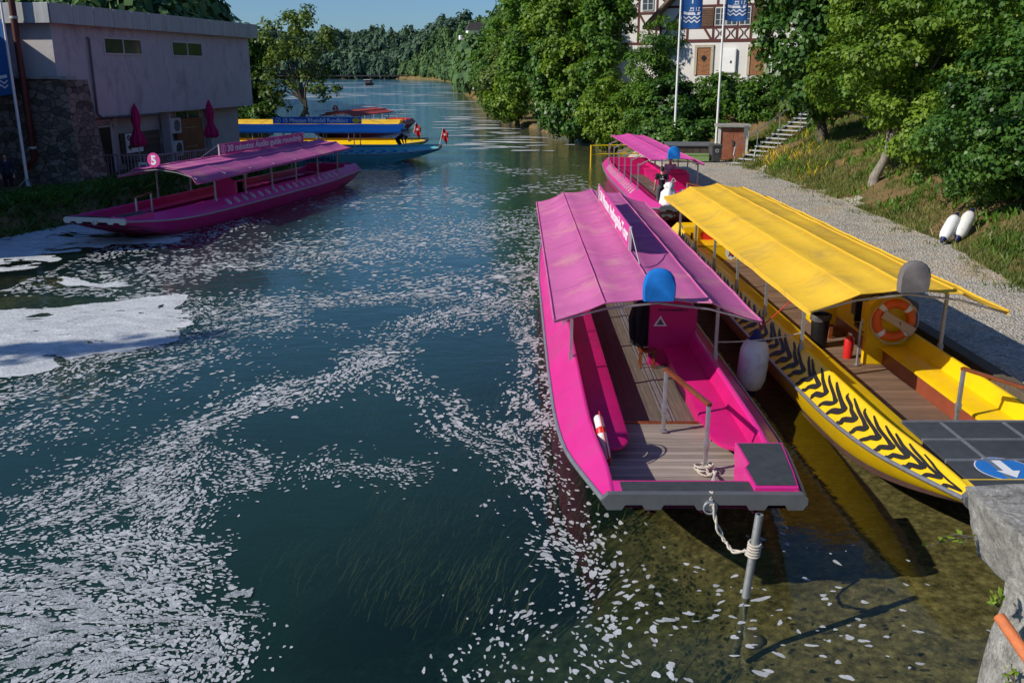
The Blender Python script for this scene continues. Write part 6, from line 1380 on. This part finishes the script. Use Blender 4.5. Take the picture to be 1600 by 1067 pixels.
# off to the left: unseen house added to shade the left bank and the foam
nb2 = thing('shade_house', 'unseen stone house added beyond the left edge to shade the left bank', 'house', (-28.3, 34.3, 0), R(2))
mb = MB(); mb.box((0, 0, 4.4), (9, 16, 8.8)); mb.build('wall', M['rubble'], nb2, smooth=False)
mb = MB(); mb.prism([(-4.8, -8.4, 8.8), (4.8, -8.4, 8.8), (0, -8.4, 10.6)], (0, 16.8, 0)); mb.build('roof', M['tile'], nb2, smooth=False)

cf = tree('shade_conifer', 'unseen dark tree added beyond the left edge for a pointed shade on the foam', (-24.9, 13.3, .9), [(-24.9, 13.3, 2.6, 1.5, 1.5, 2.0), (-24.9, 13.3, 5.6, 1.25, 1.25, 2.4), (-24.9, 13.3, 8.8, .85, .85, 2.4), (-24.9, 13.3, 11.2, .4, .4, 1.6)], 120, .42, 80, .18, M['leaf_dark'], .16, seed=61, nl=3)  # tree added out of view to cast the pointed shade

o = thing('jacket', 'black jacket hung over the left edge of the pink console', 'jacket', (2.56, 17.42, 1.0), 0)
mb = MB(); rows = []
for h, rx, ry in ((-.42, .10, .09), (-.38, .16, .12), (-.1, .17, .12), (.2, .18, .13), (.42, .15, .12), (.52, .08, .08), (.55, .03, .03)):
    rows.append([(rx * (1 + .16 * math.sin(3 * a + 7 * h)) * math.cos(a), ry * (1 + .2 * math.sin(5 * a - 5 * h)) * math.sin(a), h + .02 * math.sin(4 * a)) for a in [2 * math.pi * k / 24 for k in range(24)]])
mb.loft(rows, True); mb.poly(rows[0]); mb.poly(rows[-1]); mb.build('jacket_body', M['shirt_k'], o, angle=80)
for sg in (-1, 1):
    mb = MB(); mb.tube([(sg * .13, 0, .40), (sg * .21, -.02, .15), (sg * .19, -.05, -.2), (sg * .17, -.06, -.34)], [.07, .065, .055, .05], 10); mb.build('sleeve', M['shirt_k'], o, angle=80)
o = thing('stool', 'small wooden stool on the floor left of the pink console', 'stool', (2.62, 17.0, .29), 0)
mb = MB(); mb.box((0, 0, .33), (.34, .28, .035)); mb.build('seat', M['varnish'], o, smooth=False, bevel=.006)
for a in (-.13, .13):
    for b in (-.1, .1):
        mb = MB(); mb.bar((a, b, 0), (a * .9, b * .9, .315), .035, .035); mb.build('leg', M['varnish'], o, smooth=False)
# ------------------------------------------------------------------ people
def blob(chains, voxel, name, m, parent, smooth=3):
    """union of tapered capsules remeshed into one continuous surface"""
    mb = MB()
    for ch_ in chains:
        if ch_[0] == 'e': mb.ell(ch_[1], ch_[2], 16, 10, ch_[3] if len(ch_) > 3 else None)
        else:
            pts = [Vector(p) for p, r_ in ch_[1]]; rs_ = [r_ for p, r_ in ch_[1]]
            mb.tube(pts, rs_, 12)
            for p_, r_ in zip(pts, rs_): mb.ell(p_, r_, 12, 8)
    me = bpy.data.meshes.new(name); me.from_pydata(mb.v, [], mb.f)
    t = bpy.data.objects.new('t', me); col.objects.link(t)
    rm = t.modifiers.new('r', 'REMESH'); rm.mode = 'VOXEL'; rm.voxel_size = voxel; rm.use_smooth_shade = True
    sm = t.modifiers.new('s', 'SMOOTH'); sm.factor = .5; sm.iterations = smooth
    dg = bpy.context.evaluated_depsgraph_get(); dg.update()
    me2 = bpy.data.meshes.new_from_object(t.evaluated_get(dg)); bpy.data.objects.remove(t); bpy.data.meshes.remove(me)
    me2.materials.clear(); me2.materials.append(m); me2.polygons.foreach_set('use_smooth', [True] * len(me2.polygons))
    o = bpy.data.objects.new(name, me2); col.objects.link(o); o.parent = parent; return o
V3 = Vector
def person(label, loc, rz, J, shirt, trousers, sleeve=.5, voxel=.012, hair_len=.0, group=None, print_=False, shoe=True):
    """J: joints in local metres, the body faces -y"""
    P_ = thing('person', label, 'person', loc, rz, group); J = {k: V3(v) for k, v in J.items()}
    pel, chest, neck, head = J['pelvis'], J['chest'], J['neck'], J['head']
    fdir = J.get('face', V3((0, -1, 0))); fdir = fdir.normalized(); upd = (head - neck).normalized(); side = fdir.cross(upd).normalized(); fdir = upd.cross(side).normalized()
    hm = Matrix((side, -fdir, upd)).transposed()
    hp = lambda x, y, z: head + hm @ V3((x, y, z))
    ch_ = [('c', [(pel, .125), (pel.lerp(chest, .5), .115), (chest, .135)]), ('c', [(pel + V3((-.07, 0, 0)), .1), (pel + V3((.07, 0, 0)), .1)]), ('c', [(neck - upd * .05, .062), (neck.lerp(head, .5), .055)]),
           ('e', head, (.075, .093, .115), hm), ('e', hp(0, -.02, -.05), (.056, .07, .062), hm), ('e', hp(0, -.10, -.018), (.013, .02, .022), hm), ('e', hp(.078, .005, -.01), (.012, .022, .03), hm), ('e', hp(-.078, .005, -.01), (.012, .022, .03), hm), ('e', hp(0, -.085, -.058), (.024, .012, .008), hm)]
    sh_ = [('c', [(pel + V3((0, 0, .0)), .142), (pel.lerp(chest, .5), .132), (chest, .152)])]; trs = [('c', [(pel + V3((-.06, 0, -.01)), .128), (pel + V3((.06, 0, -.01)), .128)])]
    for s in ('l', 'r'):
        S, E, Wr = J[s + 'sh'], J[s + 'el'], J[s + 'wr']; H, K, A = J[s + 'hip'], J[s + 'kn'], J[s + 'an']
        ch_ += [('c', [(chest.lerp(S, .45) + (chest - pel).normalized() * .03, .085), (S, .062), (S.lerp(E, .5), .05), (E, .041), (E.lerp(Wr, .35), .042), (Wr, .027)]), ('c', [(H, .092), (H.lerp(K, .5), .076), (K, .056), (K.lerp(A, .35), .056), (A, .037)])]
        sh_ += [('c', [(chest.lerp(S, .45) + (chest - pel).normalized() * .03, .098), (S, .078), (S.lerp(E, .5), .066)] + ([(E, .056), (E.lerp(Wr, .7), .045)] if sleeve > .8 else []))]
        trs += [('c', [(H, .108), (H.lerp(K, .5), .092), (K, .072), (K.lerp(A, .5), .068), (A + (K - A).normalized() * .03, .060)])]
        fd = J.get(s + 'fd', (Wr - E).normalized()); fd = V3(fd).normalized(); sd = fd.cross(V3((0, 1, .2))).normalized(); pn_ = fd.cross(sd)
        pc = Wr + fd * .05
        ch_ += [('c', [(Wr, .027), (Wr + fd * .03 + sd * .0, .03), (Wr + fd * .085, .03)]), ('c', [(Wr + fd * .04 + sd * .025, .018), (Wr + fd * .085 + sd * .03, .016)]), ('c', [(Wr + fd * .04 - sd * .025, .018), (Wr + fd * .085 - sd * .03, .016)])]
        for i, (off, ln) in enumerate(((-.033, .062), (-.011, .078), (.011, .082), (.033, .070))):
            b_ = Wr + fd * .088 + sd * off; ch_.append(('c', [(b_, .0105), (b_ + fd * ln * .55 + pn_ * .006, .0100), (b_ + fd * ln * .95 + pn_ * .024, .0088)]))
        ch_.append(('c', [(Wr + fd * .03 - sd * .03, .014), (Wr + fd * .065 - sd * .058 + pn_ * .01, .0115), (Wr + fd * .095 - sd * .066 + pn_ * .02, .010)]))
        ch_.append(('c', [(A, .037), (A + V3((0, -.06, -.045)), .035), (A + V3((0, -.14, -.055)), .03)]))
    body = blob(ch_, voxel, 'body', M['skin'], P_)
    blob(sh_, voxel * 1.2, 'shirt', shirt, P_); blob(trs, voxel * 1.2, 'trousers', trousers, P_)
    for s in ('l', 'r'):
        A = J[s + 'an']; fv = J.get('foot', V3((0, -1, 0)))
        blob([('c', [(A + V3((0, .03, -.045)), .042), (A + fv * .07 + V3((0, 0, -.05)), .04), (A + fv * .16 + V3((0, 0, -.055)), .035)])], voxel, 'shoe', M['black'], P_)
    hc = [('e', hp(0, .018, .03), (.086, .092, .098), hm), ('e', hp(0, .05, -.03), (.075, .06, .075 + hair_len), hm)]
    if hair_len: hc += [('e', hp(0, .06, -.12), (.07, .04, .11), hm)]
    blob(hc, voxel, 'hair', M['hair'], P_)
    for sx_ in (-.03, .03):
        mb = MB(); mb.ell(hp(sx_, -.083, .012), .0105, 8, 6); mb.build('eye', M['black'], P_)
    if print_:
        bk = chest + V3((0, .150, -.02)); lettering('www', .07, (-1, 0, 0), (0, 0, 1), bk + V3((.09, .006, -.02)), M['text_white'], P_, name='shirt_print', bold=.004)
        mb = MB(); mb.poly([bk + V3((.03, .006, .06)), bk + V3((-.03, .006, .06)), bk + V3((0, .006, .11))]); mb.build('shirt_mark', M['text_white'], P_, smooth=False)
    return P_
stand = dict(pelvis=(0, 0, .95), chest=(0, 0, 1.30), neck=(0, 0, 1.50), head=(0, -.02, 1.66), lsh=(-.20, 0, 1.42), lel=(-.25, .02, 1.13), lwr=(-.25, -.04, .88), rsh=(.20, 0, 1.42), rel=(.26, .02, 1.13), rwr=(.27, -.05, .88),
             lhip=(-.10, 0, .90), lkn=(-.11, -.02, .50), lan=(-.11, .02, .10), rhip=(.10, 0, .90), rkn=(.12, -.05, .50), ran=(.14, .0, .10))
# standing boatman seen from behind
person('man in black T-shirt standing with his back to us on the far pink boat', (6.18, 38.1, .30), R(180), dict(stand), M['shirt_k'], M['trouser_g'], .5, .0095, print_=True)
# helmsman seated / leaning behind the console
sit = dict(stand); sit.update(pelvis=(0, 0, .62), chest=(0, -.05, .97), neck=(0, -.06, 1.17), head=(0, -.09, 1.33), lsh=(-.2, -.05, 1.09), lel=(-.27, -.14, .84), lwr=(-.12, -.36, .86), rsh=(.2, -.05, 1.09), rel=(.27, -.14, .84), rwr=(.12, -.36, .86),
           lhip=(-.1, -.02, .60), lkn=(-.13, -.40, .58), lan=(-.13, -.42, .12), rhip=(.1, -.02, .60), rkn=(.13, -.40, .58), ran=(.13, -.42, .12))
person('person in a pale lilac shirt sitting at the helm under the far pink awning', (7.22, 42.3, .62), R(-8), sit, M['shirt_w'], M['denim'], .9, .0095)
# man bending down on the teal boat
bend = dict(stand); bend.update(pelvis=(0, .10, .86), chest=(0, -.25, 1.08), neck=(0, -.44, 1.05), head=(0, -.58, .99), face=V3((0, -.6, -.8)), lsh=(-.19, -.36, 1.05), lel=(-.22, -.42, .78), lwr=(-.16, -.48, .52), rsh=(.19, -.36, 1.05), rel=(.22, -.42, .78), rwr=(.16, -.48, .52),
            lhip=(-.1, .10, .82), lkn=(-.13, -.08, .48), lan=(-.13, .08, .10), rhip=(.1, .10, .82), rkn=(.14, -.10, .48), ran=(.14, .06, .10))
person('man in dark clothes bending over the bow of the teal boat', (-7.9, 65.2, .45), R(68), bend, M['shirt_k'], M['denim'], .9, .014)
person('person in a white shirt standing under the leaning tree by the river', (-19.2 + 1.2, 83.5, .55), R(40), dict(stand), M['white'], M['denim'], .9, .016)
person('person with long dark hair and dark jacket standing at the stone base on the left', (-21.95, 40.25, .62), R(20), dict(stand), M['denim'], M['shirt_k'], .9, .014, .05)
person('passenger sitting on the farthest red boat, upper body above the rail', (-11.6, 87, .30), R(30), sit, M['shirt_k'], M['denim'], .9, .018)

# ------------------------------------------------------------------ light, sky, camera
EL = 33.0; AZ = Vector((-.93, -.36, 0)).normalized()            # direction towards the sun, seen on the ground
sun_dir = Vector((AZ.x * math.cos(R(EL)), AZ.y * math.cos(R(EL)), math.sin(R(EL))))
sl = bpy.data.lights.new('sun', 'SUN'); sl.energy = 4.6; sl.angle = R(.53); sl.color = (1.0, .93, .82)
so = bpy.data.objects.new('sun', sl); col.objects.link(so); so.location = sun_dir * 60; so.rotation_euler = (-sun_dir).to_track_quat('-Z', 'Y').to_euler()
w = bpy.data.worlds.new('World'); scene.world = w; w.use_nodes = True
n = w.node_tree.nodes; n.clear(); l = w.node_tree.links
sk = n.new('ShaderNodeTexSky'); sk.sky_type = 'NISHITA'; sk.sun_disc = False; sk.sun_elevation = R(EL); sk.sun_rotation = math.atan2(AZ.x, AZ.y); sk.air_density = 1.0; sk.dust_density = .6; sk.ozone_density = 1.6; sk.altitude = 300
bg = n.new('ShaderNodeBackground'); bg.inputs['Strength'].default_value = .072; wo_ = n.new('ShaderNodeOutputWorld')
tint = mixc(n, l, 1.0, sk.outputs[0], (.68, 1.0, 1.46), 'MULTIPLY'); l.new(tint, bg.inputs['Color']); l.new(bg.outputs[0], wo_.inputs[0])
cam = bpy.data.cameras.new('camera'); cam.sensor_width = 36; cam.lens = 1431 / 1600 * 36; cam.clip_start = .05; cam.clip_end = 6000
co = bpy.data.objects.new('camera', cam); col.objects.link(co); co.location = (0, 0, 5.8); co.rotation_euler = (R(90 - 16.4), 0, 0); scene.camera = co
scene.view_settings.view_transform = 'Standard'; scene.view_settings.look = 'None'; scene.view_settings.exposure = 0
try:
    scene.cycles.max_bounces = 8; scene.cycles.transparent_max_bounces = 12; scene.cycles.caustics_reflective = False; scene.cycles.caustics_refractive = False
except Exception: pass
